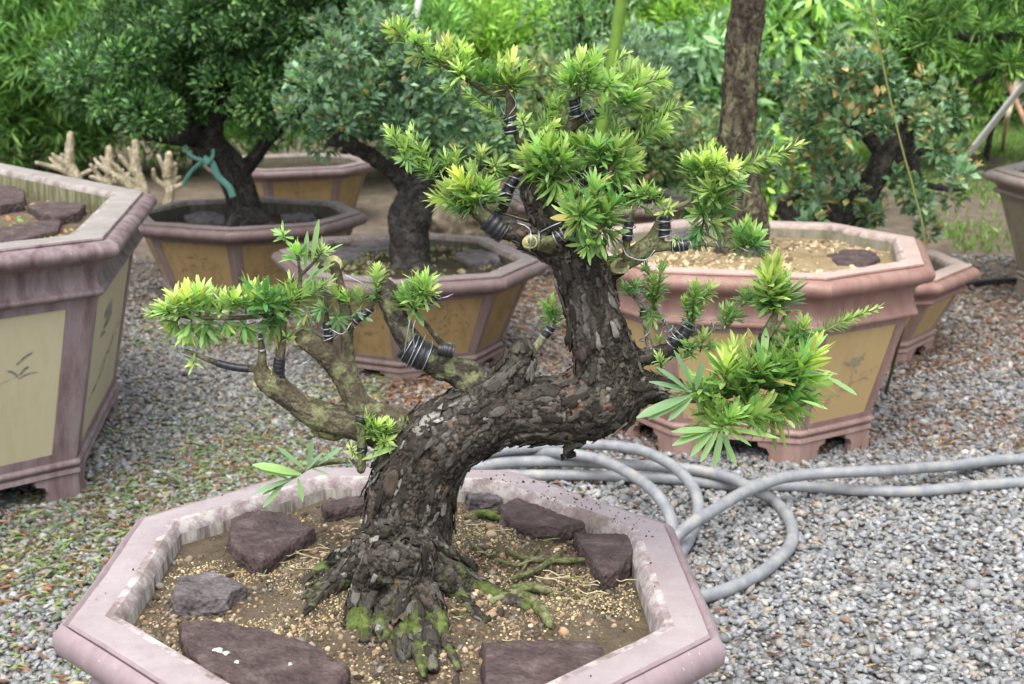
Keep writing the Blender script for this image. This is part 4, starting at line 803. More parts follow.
for q in [(654, 312, 646, 272, 13, 30, .3), (654, 306, 655, 268, 13, 40, .5), (656, 302, 664, 254, 13, 44, .65), (630, 296, 622, 278, 12, 20, .4), (633, 292, 638, 278, 11, 16, .5), (650, 310, 656, 324, 13, 16, .1), (660, 345, 659, 332, 11, 12, .9), (650, 276, 640, 262, 11, 18, .5)]: c.shoot(*q, dy=-.01)
for q in [(690, 326, 684, 292, 15, 40, .3), (692, 318, 697, 276, 15, 50, .4), (702, 300, 716, 280, 13, 30, .5), (726, 326, 720, 302, 13, 24, .3), (728, 324, 732, 298, 13, 26, .4), (732, 322, 742, 306, 12, 18, .3), (744, 305, 742, 284, 13, 20, .4), (748, 303, 758, 288, 12, 18, .5), (692, 356, 686, 338, 13, 20, .3), (700, 352, 706, 326, 14, 24, .4), (708, 350, 720, 340, 13, 20, .5), (662, 368, 657, 350, 11, 16, .95), (680, 366, 682, 346, 11, 16, .85), (664, 372, 652, 366, 10, 10, .7)]: c.shoot(*q, dy=-.02)
c.done(b12)
# big right-hand mass of long leaves
b13 = branch([[(665, 391, 12), (700, 396, 8, -.02), (730, 392, 7, -.03), (751, 378, 6, -.03), (762, 352, 6, -.03), (768, 332, 6, -.03), (776, 312, 3, -.03)], [(700, 396, 6, -.02), (712, 412, 5, -.05), (722, 424, 3, -.06)], [(770, 335, 3, -.03), (781, 322, 2, -.035), (790, 309, 2, -.04)], [(750, 380, 5, -.03), (780, 388, 4, -.03), (812, 378, 2.5, -.03)], [(800, 345, 2, -.02), (830, 328, 1.8, -.02), (868, 311, 1.2, -.02)], [(768, 345, 3, -.02), (785, 345, 2.5, -.02), (800, 340, 2, -.02)]], pal=[(.2, .2, .11), (.26, .25, .15)], seed=24)
tape_px([(750, 372, 7), (759, 352, 7.5), (766, 335, 7)], b13, -.035); strand_px([(752, 376, -.05), (750, 352, -.055), (752, 340, -.05)], b13); wire_px([(768, 362, 6), (772, 352, 6)], b13, 3, -.03); wire_px([(678, 398, 9), (681, 404, 8)], b13, 2, -.05)
c = Cluster()
c.feather([(812, 334), (840, 322), (878, 308)], 13, 90, .75, -.02)
for q in [(774, 312, 758, 280, 26, 28, .2), (774, 312, 771, 248, 27, 52, .6), (776, 312, 788, 272, 27, 30, .3), (774, 314, 764, 262, 24, 30, .4), (776, 308, 779, 262, 22, 30, .7), (798, 345, 786, 318, 20, 24, .6), (802, 342, 806, 314, 20, 26, .6), (790, 350, 776, 338, 18, 18, .4)]: c.shoot(*q, dy=-.03, wid=.2)
c.done(b13)
c = Cluster()
for q in [(724, 392, 728, 344, 32, 24, .85), (730, 398, 736, 326, 34, 26, .9), (735, 402, 758, 340, 34, 22, .6), (755, 392, 770, 338, 36, 24, .35), (758, 392, 792, 338, 38, 26, .45), (768, 392, 800, 352, 38, 24, .35), (790, 385, 826, 336, 34, 30, .9), (786, 388, 815, 332, 36, 26, .6), (780, 394, 830, 376, 38, 26, .55), (770, 400, 822, 398, 38, 24, .45), (764, 404, 806, 418, 36, 22, .5), (748, 412, 786, 416, 34, 22, .5), (745, 405, 740, 384, 32, 20, .4), (710, 408, 716, 372, 30, 22, .8), (704, 400, 698, 368, 28, 18, .45), (720, 412, 700, 398, 30, 20, .4)]: c.shoot(*q, dy=-.05, wid=.175)
for q in [(712, 425, 722, 396, 26, 26, .9), (722, 428, 742, 402, 28, 30, .95), (740, 420, 768, 396, 30, 28, .9), (745, 420, 775, 402, 30, 26, .95), (715, 430, 700, 412, 28, 18, .6)]: c.shoot(*q, dy=-.08, wid=.18)
for q in [(715, 428, 672, 444, .2, .3), (715, 428, 690, 456, .2, .3), (718, 430, 700, 462, .18, .4), (722, 430, 714, 468, .18, .2), (725, 430, 730, 460, .17, .3), (726, 430, 752, 445, .15, .4), (722, 428, 780, 436, .12, .6), (718, 430, 672, 430, .18, .3), (690, 396, 636, 416, .2, .1), (690, 398, 648, 418, .18, .1), (692, 398, 668, 420, .25, .1), (690, 392, 658, 366, .16, 0), (692, 388, 676, 350, .15, 0), (692, 392, 650, 380, .15, 0), (696, 390, 702, 362, .2, 0), (828, 378, 858, 394, .2, .3), (800, 400, 828, 408, .16, .7), (720, 432, 738, 466, .18, .3), (712, 428, 680, 436, .16, .4), (788, 420, 795, 428, .4, .6)]: c.blade(*q, -.09)
c.done(b13)

# ------------------------------------------------------------------ front pot contents
c2_, zs_, per_ = infoF
def inside(p, O, marg=0.0):
    Q = inset(O, marg); ok = np.ones(len(p), bool)
    for i in range(8):
        a, b = Q[i], Q[(i + 1) % 8]; e = b - a; ok &= (e[0] * (p[:, 1] - a[1]) - e[1] * (p[:, 0] - a[0])) > 0
    return ok
def soil_h(p, zs, mound, c, rad, seed):
    f = np.clip(np.hypot(p[:, 0] - c[0], p[:, 1] - c[1]) / rad, 0, 1); q = np.column_stack([p[:, 0], p[:, 1], zs + mound * (1 - f ** 2)])
    return q[:, 2] + .012 * fbm(q * 14, 4, seed)
def grit(O, marg, zs, mound, c, n, pal, size, seed, parent, name, patch=None, rad=.40, pseed=1):
    r = np.random.default_rng(seed); lo, hi = O.min(0), O.max(0); p = r.uniform(lo, hi, (n, 2)); p = p[inside(p, O, marg)]; q = np.column_stack([p, np.zeros(len(p))])
    if patch: p = p[r.uniform(0, 1, len(p)) < np.clip(.5 + patch * vnoise(q * 7.5, seed) + .5 * patch * vnoise(q * 19, seed + 1), .03, 1)]
    s_ = size * np.exp(r.normal(0, .35, len(p))); z = soil_h(p, zs, mound, c, rad, pseed); C = np.column_stack([p, z + s_ * .25]); V, F, col = pebbles(C, s_, pick(pal, len(p), r, .22), seed, .75)
    return link(name, make_mesh(name, V, F, {'Col': col}), M_grit, parent, kind='stuff')
grit(O_front, .08, zs_, .012, c2_, 60000, [(.44, .36, .19, 5), (.36, .28, .15, 4), (.5, .44, .29, 2), (.2, .155, .10, 4), (.10, .08, .055, 3)], .00155, 31, soilF, 'grit', 1.3)
grit(O_front, .08, zs_, .012, c2_, 6500, [(.31, .21, .12, 4), (.24, .175, .11, 4), (.36, .29, .20, 2), (.18, .17, .145, 2), (.11, .085, .06, 3), (.45, .4, .33, .4)], .0040, 32, soilF, 'pebbles', 1.0)
grit(O_front, .08, zs_, .012, c2_, 9000, [(.08, .06, .04, 4), (.15, .11, .07, 4), (.05, .04, .03, 3), (.24, .18, .1, 1)], .0034, 33, soilF, 'crumbs', 1.2)

grit(O_right, .09, .62, .03, O_right.mean(0), 5000, [(.5, .40, .24, 4), (.38, .29, .17, 3), (.2, .15, .09, 3), (.6, .52, .36, 1)], .0065, 34, bpy.data.objects['soil.002'], 'grit', 1.2, .5, 3)
grit(O_mid, .09, .395, .02, O_mid.mean(0), 2500, [(.12, .10, .06, 4), (.2, .17, .10, 3), (.10, .15, .04, 4), (.3, .27, .2, 1)], .010, 35, bpy.data.objects['soil.003'], 'grit', 1.2, .5, 4)
grit(O_left, .12, .75, .02, O_left.mean(0), 9000, [(.16, .12, .07, 4), (.25, .19, .11, 3), (.16, .24, .08, 3), (.3, .15, .07, 2)], .008, 36, bpy.data.objects['soil.001'], 'grit', 1.2, .8, 2)
r = np.random.default_rng(44); lo_, hi_ = O_front.min(0), O_front.max(0); p_ = r.uniform(lo_, hi_, (9000, 2)); p_ = p_[inside(p_, O_front, .006) & ~inside(p_, O_front, .066)]; n_ = len(p_)
w_ = np.exp(-(((p_[:, 0] - .12) / .16) ** 2)) * (p_[:, 1] > 2.2) + .03; p_ = p_[r.uniform(0, 1, n_) < w_ * .5]; s_ = .0012 * np.exp(r.normal(0, .5, len(p_))); V, F, c = pebbles(np.column_stack([p_, Fz + s_ * .5 + .0008]), s_, pick([(.06, .045, .03, 3), (.14, .11, .07, 2)], len(p_), r), 4, .8)
link('soil_crumbs', make_mesh('soil_crumbs', V, F, {'Col': c}), M_grit, potF, kind='stuff')
def slab(label, pts, z1, z0, m=M_slab, tilt=(0, 0), fn=G, name='stone_slab', group='lava stone slabs lying in the front pot', seed=0, jag=.006, cat='stone slab'):
    """broken plate of rock: traced outline at its real place, thickness and rough sides"""
    Q = np.array([fn(x, y, z1)[:2] for x, y in pts]); c = Q.mean(0)
    if .5 * np.sum(Q[:, 0] * np.roll(Q[:, 1], -1) - np.roll(Q[:, 0], -1) * Q[:, 1]) < 0: Q = Q[::-1]
    per = np.concatenate([Q[i] * (1 - t) + Q[(i + 1) % len(Q)] * t for i in range(len(Q)) for t in np.linspace(0, 1, 12, endpoint=False)[:, None]]).reshape(-1, 2); m_ = len(per)
    sz = np.abs(per - c).max(); out = nrm(per - c)
    per = per + out * (jag * .8 * fbm(np.column_stack([per * 45, np.zeros(m_)]), 4, seed))[:, None]
    rows = [(f, z1, 0) for f in np.linspace(.05, .93, 12)] + [(.975, z1 - .0012, 0), (1, z1 - .005, 0)] + [(1, z1 + (z0 - z1) * t, jag * q) for t, q in ((.25, .4), (.45, .9), (.65, .7), (.85, 1.1), (1.0, .5))]
    V = []
    for f, z, ex in rows:
        pp = c + (per - c) * f; pp = pp + out * ex * (.3 + vnoise(np.column_stack([per * 70, np.full(m_, z * 90)]), seed + 3))[:, None]; h = np.column_stack([pp, np.full(m_, z)])
        V.append(h)
    V = np.concatenate(V + [np.array([[*c, z1]])]); V[:, 2] += tilt[0] * (V[:, 0] - c[0]) + tilt[1] * (V[:, 1] - c[1]); V[:, 2] += .006 * fbm(V * 30, 4, seed) + .0015 * vnoise(V * 160, seed)
    V[:, :2] += .0015 * np.stack([vnoise(V * 120, seed + 5), vnoise(V * 120, seed + 6)], 1)
    j = np.arange(m_); F = np.concatenate([np.stack([(q + 1) * m_ + j, (q + 1) * m_ + (j + 1) % m_, q * m_ + (j + 1) % m_, q * m_ + j], 1) for q in range(len(rows) - 1)]); T = np.stack([np.full(m_, len(V) - 1), j, (j + 1) % m_], 1)
    return link(name, make_mesh(name, V, [F, T], sharp=40), m, None, label, cat, group)
Z = SOILZ; M_white_spot = solid('pale_fleck', (.5, .5, .46), .8, .2, .35, 200, .3)
slab('rounded maroon slab with a flat pale patch beside the rear left rim of the front pot', [(231, 517), (247, 510), (285, 512), (316, 528), (288, 546), (262, 561), (240, 552), (229, 538)], Z + .034, Z - .01, seed=1)
slab('small grey topped broken stone between the two larger left slabs', [(180, 574), (215, 570), (245, 584), (226, 598), (202, 602), (178, 600), (175, 586)], Z + .030, Z - .01, M_slab_g, seed=2, jag=.01)
slab('largest maroon slab with white droppings lying along the near left rim', [(179, 622), (214, 620), (262, 628), (316, 644), (350, 666), (330, 700), (250, 690), (205, 668), (183, 645)], Z + .036, Z - .01, seed=3)
for (x_, y_, rr_) in ((218, 650, 5.5), (226, 653, 3.5), (237, 662, 2.5), (290, 664, 2)):
    o_ = bpy.data.objects['stone_slab.002']; q_ = G(x_, y_, Z + .0375); a_ = np.linspace(0, 2 * np.pi, 14, endpoint=False); w_ = rr_ * mpp(q_) * (1 + .35 * np.sin(3 * a_ + x_)); V_ = np.vstack([q_ + np.stack([w_ * np.cos(a_), w_ * .8 * np.sin(a_), a_ * 0 - .001], 1), q_ + np.stack([w_ * .6 * np.cos(a_), w_ * .5 * np.sin(a_), a_ * 0 + .002], 1), [q_ + [0, 0, .0025]]])
    j_ = np.arange(14); link('dropping', make_mesh('dropping', V_, [np.stack([j_, (j_ + 1) % 14, 14 + (j_ + 1) % 14, 14 + j_], 1), np.stack([14 + j_, 14 + (j_ + 1) % 14, 0 * j_ + 28], 1)]), M_white_spot, o_)
slab('brick shaped dark maroon stone tucked behind the left of the trunk', [(322, 503), (345, 497), (376, 494), (382, 500), (350, 507), (326, 511)], Z + .03, Z - .01, seed=4, jag=.003)
slab('flat maroon slab at the near edge of the front pot right of the roots', [(482, 642), (520, 638), (600, 640), (612, 664), (560, 700), (488, 700)], Z + .034, Z - .01, seed=5)
slab('wide dark maroon slab leaning on the rear right rim', [(500, 504), (522, 495), (556, 501), (577, 514), (592, 520), (556, 528), (520, 524), (503, 515)], Z + .03, Z - .01, seed=6, jag=.009)
slab('triangular maroon slab in the right corner of the front pot', [(573, 531), (600, 533), (637, 531), (637, 548), (618, 570), (603, 574), (590, 558)], Z + .032, Z - .01, seed=7, jag=.008)
slab('dark crumbly stone lying behind the right side of the trunk', [(462, 487), (492, 483), (505, 490), (500, 498), (470, 500)], Z + .022, Z - .01, M_slab_g, seed=8, jag=.01)

# exposed mossy roots and cut twigs on the soil
GR = [(.10, .13, .04), (.15, .175, .065), (.07, .085, .03), (.19, .18, .11)]
rr = random.Random(5)
def ground_root(pts, seed, name='surface_root', **kw):
    kw.setdefault('pal', GR); kw.setdefault('lichen', .2)
    return limb(name, [root_px(q, .2) for q in pts], bonsai, .002, cell=.01, amp=.0012, crack=(.05, .05, .02), seed=seed, **kw)
ground_root([[(492, 604, 4), (512, 598, 6), (530, 604, 6.5), (543, 616, 6), (550, 628, 4)]], 41)
ground_root([[(513, 592, 5), (530, 590, 5), (548, 593, 4.5)]], 42)
ground_root([[(506, 552, 2.5), (526, 560, 3), (550, 562, 3), (580, 562, 3), (592, 560, 2)], [(512, 580, 2.5), (535, 572, 3), (555, 560, 3.5), (560, 552, 2)], [(495, 560, 1.8), (520, 566, 2), (540, 548, 1.5)], [(520, 575, 1.5), (532, 556, 1.5), (540, 545, 1.2)]], 43)
ground_root([[(466, 520, 3.5), (486, 516, 4.5), (498, 520, 3.5), (510, 516, 1.5)], [(480, 512, 2), (500, 514, 2), (516, 510, 1.5)]], 44, moss=lambda V, N_: .5 + 0 * V[:, 0])
ground_root([[(470, 545, 1.6), (490, 556, 1.5), (505, 546, 1.3)], [(512, 532, 1.6), (516, 520, 1.5), (514, 508, 1.3)]], 45)
g = Geo()
for k in range(70):       # dry rootlets and moss threads
    x, y = rr.choice([(rr.uniform(560, 610), rr.uniform(572, 600)), (rr.uniform(480, 560), rr.uniform(505, 560)), (rr.uniform(240, 330), rr.uniform(540, 600)), (rr.uniform(420, 520), rr.uniform(600, 660)), (rr.uniform(300, 350), rr.uniform(520, 570))])
    a = rr.uniform(-.6, .6) + rr.choice([0, math.pi]); ln = rr.uniform(8, 30)
    C = [G(x + ln * t * math.cos(a) + rr.uniform(-2, 2), y + ln * .6 * t * math.sin(a) + rr.uniform(-2, 2), Z + .012 + rr.uniform(0, .008)) for t in (0, .35, .7, 1)]
    add_tube(g, catmull(C, 4), .0009, 5, Col=rr.choice([(.42, .36, .2), (.3, .26, .13), (.2, .24, .08), (.5, .45, .3)]))
link('dry_rootlets', g.mesh('dry_rootlets'), M_grit, None, 'pale dry rootlets and fallen threads strewn over the soil of the front pot', 'plant litter', None, 'stuff')

# stones and litter in the other pots
gl = 'flat stones lying on the soil of the background pots'
SL = lambda lab, pts, z, th=.04, m=M_slab, sd=9: slab(lab, pts, z, z - th, m, group=gl, seed=sd)
SL('dark flat slab at the upper left corner inside the tall left pot', [(-14, 186), (10, 184), (24, 190), (24, 200), (0, 204), (-16, 200)], .80, .05, sd=10)
SL('dark pointed slab near the inner right corner of the tall left pot', [(27, 205), (48, 201), (86, 203), (78, 212), (60, 216), (38, 212)], .79, .05, sd=11)
SL('low brown slab nearest the front rim inside the tall left pot', [(0, 228), (30, 222), (62, 218), (58, 230), (20, 240), (0, 240)], .775, .05, sd=12)
SL('purple grey slab in the right of the salmon pot soil', [(826, 255), (845, 248), (872, 250), (880, 257), (866, 264), (838, 264)], .645, .04, sd=13)
SL('small brown slab at the back of the salmon pot behind the green branch', [(668, 230), (692, 226), (702, 236), (690, 242), (668, 240)], .645, .04, M_slab_g, sd=14)
SL('pale slab in the left of the pot with the green ribbon tree', [(184, 215), (205, 209), (225, 215), (225, 222), (190, 221)], .395, .04, M_slab_g, sd=15)
SL('pale slab right of the trunk with the green ribbon', [(280, 214), (312, 211), (317, 218), (284, 221)], .39, .04, M_slab_g, sd=16)
SL('flat pale slab left of the trunk in the brown and ochre pot', [(318, 256), (340, 247), (362, 247), (366, 255), (345, 260)], .43, .04, M_slab_g, sd=17)
SL('narrow pale slab right of the trunk in the brown and ochre pot', [(452, 254), (470, 249), (498, 252), (500, 259), (470, 263)], .43, .04, M_slab_g, sd=18)
SL('big pale slab at the back left of the brown and ochre pot', [(350, 243), (372, 238), (394, 240), (392, 248), (365, 250)], .43, .04, M_slab_g, sd=19)

# ------------------------------------------------------------------ hoses on the ground
def hose(pts, label, m=M_hose, rpx=None, rad=.0178, cat='hose'):
    C = np.array([G(a, b, z) for a, b, z in pts]); C = catmull(C, 12); C[:, :2] += .012 * np.stack([vnoise(C * 5, 2), vnoise(C * 5, 3)], 1); g = Geo(); add_tube(g, C, rad, 20)
    return link('garden_hose' if m is M_hose else 'black_pipe', g.mesh('hose'), m, None, label, cat, 'grey hoses coiled behind the front pot' if m is M_hose else None)
z1, z2, z3, z4 = .030, .066, .100, .13
hose([(1200, 452, z1), (1090, 457, z1), (1024, 459, z1), (930, 467, z2), (870, 471, z3), (820, 474, z3), (780, 479, z3), (745, 491, z3), (715, 508, z3), (692, 523, z3), (674, 540, z2), (650, 575, z1), (600, 620, z1)], 'grey hose crossing over the others and leaving at the upper right')
hose([(1200, 480, z1), (1024, 483, z1), (940, 490, z1), (870, 491, z1), (780, 487, z1), (730, 485, z1), (679, 479, z1), (613, 476, z1), (540, 475, z1), (492, 474, z1), (455, 473, z1), (430, 464, z2), (450, 458, z2), (500, 457, z2), (530, 454, z2), (563, 453, z3), (600, 460, z3), (632, 475, z3), (656, 494, z3), (670, 516, z2), (672, 540, z1), (668, 580, z1)], 'grey hose lying lowest and looping back left behind the trunk')
hose([(640, 610, z1), (706, 595, z1), (745, 581, z1), (772, 566, z1), (789, 545, z1), (790, 522, z1), (776, 502, z1), (758, 492, z2), (728, 477, z2), (692, 469, z2), (640, 465, z2), (600, 463, z2), (550, 461, z2), (505, 462, z2), (480, 466, z2), (460, 464, z2), (455, 456, z3), (500, 450, z3), (546, 446, z3), (590, 444, z4), (636, 449, z4), (668, 462, z4), (688, 482, z3), (696, 506, z2), (690, 530, z1), (676, 560, z1), (640, 600, z1)], 'grey hose bulging to the right beside the front pot rim')
M_black = solid('black_pipe', (.02, .022, .024), .4, .4)
hose([(952, 288, .02), (975, 284, .02), (1012, 281, .02), (1060, 280, .02)], 'short black pipe end lying on the gravel before the right edge pot', M_black, None, .02, 'pipe')

# ------------------------------------------------------------------ background trees in pots
def crown_leaves(cents, rads, n_each, L, W, pal, r, shape='oval', jit=.3, droop=0.0, thresh=None, cheap=True, up=.45):
    Pb, D, Cc = [], [], []
    for c, rd in zip(cents, rads):
        n = int(n_each); d = rdir(n, r); q = r.uniform(.35, 1.0, n) ** .6; p_ = c + d * q[:, None] * rd
        tone = np.exp(r.normal(0, .16)); Pb.append(p_); D.append(nrm(d + rdir(n, r) * .7 + [0, 0, up - droop])); Cc.append(pick(pal, n, r, jit) * tone)
    Pb, D, Cc = map(np.concatenate, (Pb, D, Cc)); n = len(Pb); U = nrm(rdir(n, r) * .6 + [0, -.35, 1]); Ls = L * r.uniform(.7, 1.25, n)
    return leaves(Pb, D, U, Ls, Ls * W, Cc, None, shape, .12, .3, 2)
def tree_obj(name, label, base, trunk_segs, crown, group, cat='tree', m=None, mleaf=None, pal=None, voxel=.008, cell=.04, amp=.006, sub=True, extra=None):
    t = thing(name, base, label, cat, group)
    segs = [smooth_seg(np.array([q[:3] for q in s_]), [q[3] for q in s_]) for s_ in trunk_segs]; V, Nn, F = union(segs, voxel, 12)
    V, c = bark(V, Nn, skeleton(segs), cell=cell, amp=amp, pal=pal or [(.05, .045, .04), (.075, .068, .06), (.035, .03, .028), (.1, .09, .075)], crack=(.015, .013, .012), moss=None, seed=5, **(extra or {}))
    link('trunk', make_mesh('trunk', V, F, {'Col': c}), M_bark_far, t)
    V, F, c = crown; link('crown', make_mesh('crown', V, F, {'Col': c}), mleaf or M_leaf_s, t)
    return t
GB = 'trees growing in the octagonal pots behind the wired bonsai'
def pt(x, y, Y, rp):
    p_ = P(x, y, Y); return (*p_, rp * mpp(p_))
r = np.random.default_rng(50)
# tree with the green ribbon
Y3 = 7.0
segs = [[pt(247, 228, Y3, 22), pt(246, 212, Y3, 17), pt(240, 190, Y3, 16), pt(228, 165, Y3, 16), pt(212, 148, Y3, 15), pt(195, 130, Y3 + .1, 10), pt(160, 105, Y3 + .1, 7), pt(110, 95, Y3, 5)], [pt(236, 178, Y3, 8), pt(255, 158, Y3, 7), pt(268, 140, Y3, 6), pt(300, 110, Y3, 6), pt(340, 70, Y3, 4)],
        [pt(214, 150, Y3, 10), pt(218, 110, Y3, 8), pt(230, 60, Y3, 6), pt(240, 0, Y3, 4), pt(245, -50, Y3, 3)], [pt(205, 140, Y3, 8), pt(165, 138, Y3 - .2, 6), pt(120, 130, Y3 - .3, 4)], [pt(218, 120, Y3, 6), pt(260, 60, Y3 - .2, 5), pt(300, 20, Y3 - .2, 3)], [pt(250, 215, Y3, 12), pt(268, 222, Y3 - .05, 7), pt(285, 228, Y3 - .05, 4)], [pt(244, 215, Y3, 12), pt(232, 226, Y3 - .1, 7)]]
def ellipse_clumps(n, poly, Y, dy, rp, r, ymax=None):
    cs_, rs_ = [], []
    px_ = np.array(poly, float)
    while len(cs_) < n:
        x, y = r.uniform(px_[:, 0].min(), px_[:, 0].max()), r.uniform(px_[:, 1].min(), px_[:, 1].max()); ok = False
        for i in range(len(px_)):
            a, b = px_[i - 1], px_[i]
            if (a[1] > y) != (b[1] > y) and x < (b[0] - a[0]) * (y - a[1]) / (b[1] - a[1]) + a[0]: ok = not ok
        if not ok: continue
        p_ = P(x, y, Y + r.uniform(-dy, dy)); cs_.append(p_); rs_.append(rp * r.uniform(.6, 1.3) * mpp(p_))
    return cs_, rs_
PAL_DK = [(.06, .14, .045, 4), (.11, .23, .07, 3), (.21, .36, .12, 2), (.035, .09, .035, 3), (.10, .19, .10, 1)]
poly3 = [(62, 62), (90, 30), (140, -10), (180, -70), (330, -80), (400, -20), (395, 30), (372, 70), (345, 92), (310, 112), (290, 120), (270, 126), (240, 108), (205, 114), (170, 122), (120, 112), (85, 100), (55, 84)]
cc_, rc_ = ellipse_clumps(250, poly3, Y3, .62, 22, r)
tree_obj('potted_tree', 'wide dark green small leaved tree with a green ribbon tied to its curved trunk', (-1.4, Y3, .37), segs, crown_leaves(cc_, rc_, 260, .036, .5, PAL_DK, r), GB)
g = Geo()    # ribbon
def strip(pts, w0):
    C = catmull([P(a, b, Y3 - .17 + (d if d else 0)) for a, b, d in pts], 6); T = nrm(np.gradient(C, axis=0)); sd = nrm(np.cross(T, [0, 1., .25])); tw = np.sin(np.linspace(0, 2.2, len(C)))[:, None] * np.array([0, .35, 0])
    ww = w0 * mpp(C[0]); A_ = C + (sd + tw) * ww; B_ = C - (sd + tw) * ww; k_ = len(C); j = np.arange(k_ - 1); th = np.array([0, .003, 0])
    V = np.vstack([A_, B_, A_ + th, B_ + th]); g.add(V, np.concatenate([np.stack([j, j + 1, k_ + j + 1, k_ + j], 1), np.stack([2 * k_ + j, 3 * k_ + j, 3 * k_ + j + 1, 2 * k_ + j + 1], 1), np.stack([j, 2 * k_ + j, 2 * k_ + j + 1, j + 1], 1), np.stack([k_ + j, k_ + j + 1, 3 * k_ + j + 1, 3 * k_ + j], 1)]))
strip([(185, 142, .05), (186, 150, 0), (193, 157, -.02), (206, 161, -.03), (212, 157, -.02), (213, 149, .03)], 2); strip([(206, 160, -.03), (199, 164, -.02), (190, 173, -.01), (183, 185, 0)], 2); strip([(206, 160, -.03), (212, 163, -.02), (218, 176, -.02), (229, 187, -.02), (233, 197, -.02)], 3.2); strip([(203, 158, -.04), (209, 163, -.045)], 4)
link('ribbon', g.mesh('ribbon'), solid('green_ribbon', (.17, .42, .33), .5, .3, .15, 12), None, 'pale green ribbon knotted round the curved dark trunk', 'ribbon')

# blue green tree in the middle pot
Y5 = 5.75
segs = [[pt(410, 278, Y5, 28), pt(410, 262, Y5, 21), pt(409, 235, Y5, 20), pt(412, 212, Y5, 22), pt(424, 190, Y5, 15), pt(425, 165, Y5 + .1, 10), pt(430, 130, Y5 + .1, 8), pt(390, 70, Y5 + .1, 6), pt(378, 30, Y5 + .1, 5)], [pt(418, 205, Y5, 12), pt(398, 175, Y5, 9), pt(375, 158, Y5, 8), pt(350, 144, Y5 - .1, 8), pt(335, 130, Y5 - .1, 5), pt(336, 110, Y5 - .1, 3)], [pt(345, 142, Y5 - .1, 6), pt(330, 143, Y5 - .1, 4)],
        [pt(420, 195, Y5, 12), pt(445, 178, Y5 + .2, 9), pt(480, 165, Y5 + .3, 7), pt(505, 140, Y5 + .4, 5), pt(500, 110, Y5 + .4, 4)], [pt(405, 268, Y5 - .05, 12), pt(385, 278, Y5 - .15, 6)], [pt(412, 268, Y5 - .05, 12), pt(440, 276, Y5 - .15, 6)]]
PAL_BL = [(.12, .22, .12, 4), (.18, .29, .17, 4), (.08, .16, .09, 3), (.26, .38, .22, 1.5), (.38, .25, .10, .35), (.2, .34, .12, 1)]
poly5 = [(290, 70), (310, 30), (360, 8), (400, 20), (450, 60), (480, 90), (515, 80), (520, 150), (480, 160), (440, 165), (430, 185), (400, 180), (405, 150), (370, 130), (345, 150), (300, 150), (285, 110)]
cc_, rc_ = ellipse_clumps(120, poly5, Y5, .35, 15, r)
tree_obj('potted_tree', 'open blue green round leaved tree with swollen dark trunk in the brown ochre pot', (-.4, Y5, .4), segs, crown_leaves(cc_, rc_, 75, .036, .66, PAL_BL, r), GB)
# tall trunk in the salmon pot; its crown is above the picture
Y6 = 4.75
q6 = [pt(742, 262, Y6, 34), pt(744, 246, Y6, 27), pt(745, 215, Y6, 22), pt(738, 170, Y6, 19), pt(738, 120, Y6, 18), pt(742, 60, Y6, 17.5), pt(748, 0, Y6, 17), pt(752, -80, Y6, 16), pt(748, -220, Y6, 13), pt(758, -420, Y6, 9)]
segs = [q6, [pt(744, -180, Y6, 10), pt(690, -260, Y6 + .2, 7), pt(600, -330, Y6 + .3, 4)], [pt(750, -200, Y6, 10), pt(820, -290, Y6 - .2, 7), pt(900, -340, Y6 - .2, 4)], [pt(745, 5, Y6, 6), pt(760, -6, Y6, 5)]]
cs6 = [np.array([.8 + r.normal(0, .5), Y6 + r.normal(0, .45), 2.55 + r.uniform(-.25, .5)]) for k in range(60)]
tree_obj('potted_tree', 'tall straight brown trunk rising from the salmon pot out of the top of the picture', (.82, Y6, .64), segs, crown_leaves(cs6, [.16] * 60, 45, .06, .3, PAL_DK, r), GB, pal=[(.07, .052, .038), (.10, .078, .055), (.05, .037, .027), (.17, .16, .09)], voxel=.006, cell=.028, amp=.005, extra=dict(lichen=.1, aspect=.3))
# orange tipped shrub in the low pink pot
Y7 = 5.95
segs = [[pt(852, 268, Y7, 18), pt(850, 240, Y7, 15), pt(856, 210, Y7, 13), pt(872, 182, Y7, 13), pt(885, 158, Y7, 13), pt(893, 135, Y7, 12), (*P(880, 118, Y7 + .1), .03), (*P(850, 105, Y7 + .1), .02)], [pt(886, 155, Y7, 9), pt(868, 138, Y7, 7), pt(850, 118, Y7, 6), pt(830, 110, Y7, 4)], [pt(893, 140, Y7, 9), pt(905, 110, Y7, 5), pt(900, 80, Y7, 4)], [pt(880, 160, Y7, 8), pt(905, 155, Y7, 6), pt(930, 148, Y7, 5), pt(950, 135, Y7, 3)], [pt(912, 156, Y7, 5), pt(920, 180, Y7 - .1, 4), pt(940, 188, Y7 - .1, 3), pt(965, 190, Y7 - .1, 2)],
        [pt(852, 225, Y7, 10), pt(825, 212, Y7 - .1, 10), pt(800, 220, Y7 - .2, 10), pt(784, 205, Y7 - .2, 8), pt(800, 190, Y7 - .2, 4)]]
PAL_OR = [(.15, .26, .14, 5), (.21, .34, .19, 4), (.09, .18, .09, 3), (.28, .4, .22, 1.5), (.45, .30, .12, 1.1), (.42, .38, .14, .8)]
poly7 = [(755, 120), (765, 80), (800, 68), (840, 45), (880, 55), (920, 75), (950, 92), (970, 118), (945, 140), (975, 172), (960, 192), (935, 200), (945, 232), (905, 225), (880, 212), (840, 232), (800, 222), (762, 190), (752, 150)]
cc_, rc_ = ellipse_clumps(105, poly7, Y7, .4, 13, r)
keep = [k for k, c_ in enumerate(cc_) if not (np.hypot((c_ - P(890, 150, Y7))[0], (c_ - P(890, 150, Y7))[2]) < .13)]
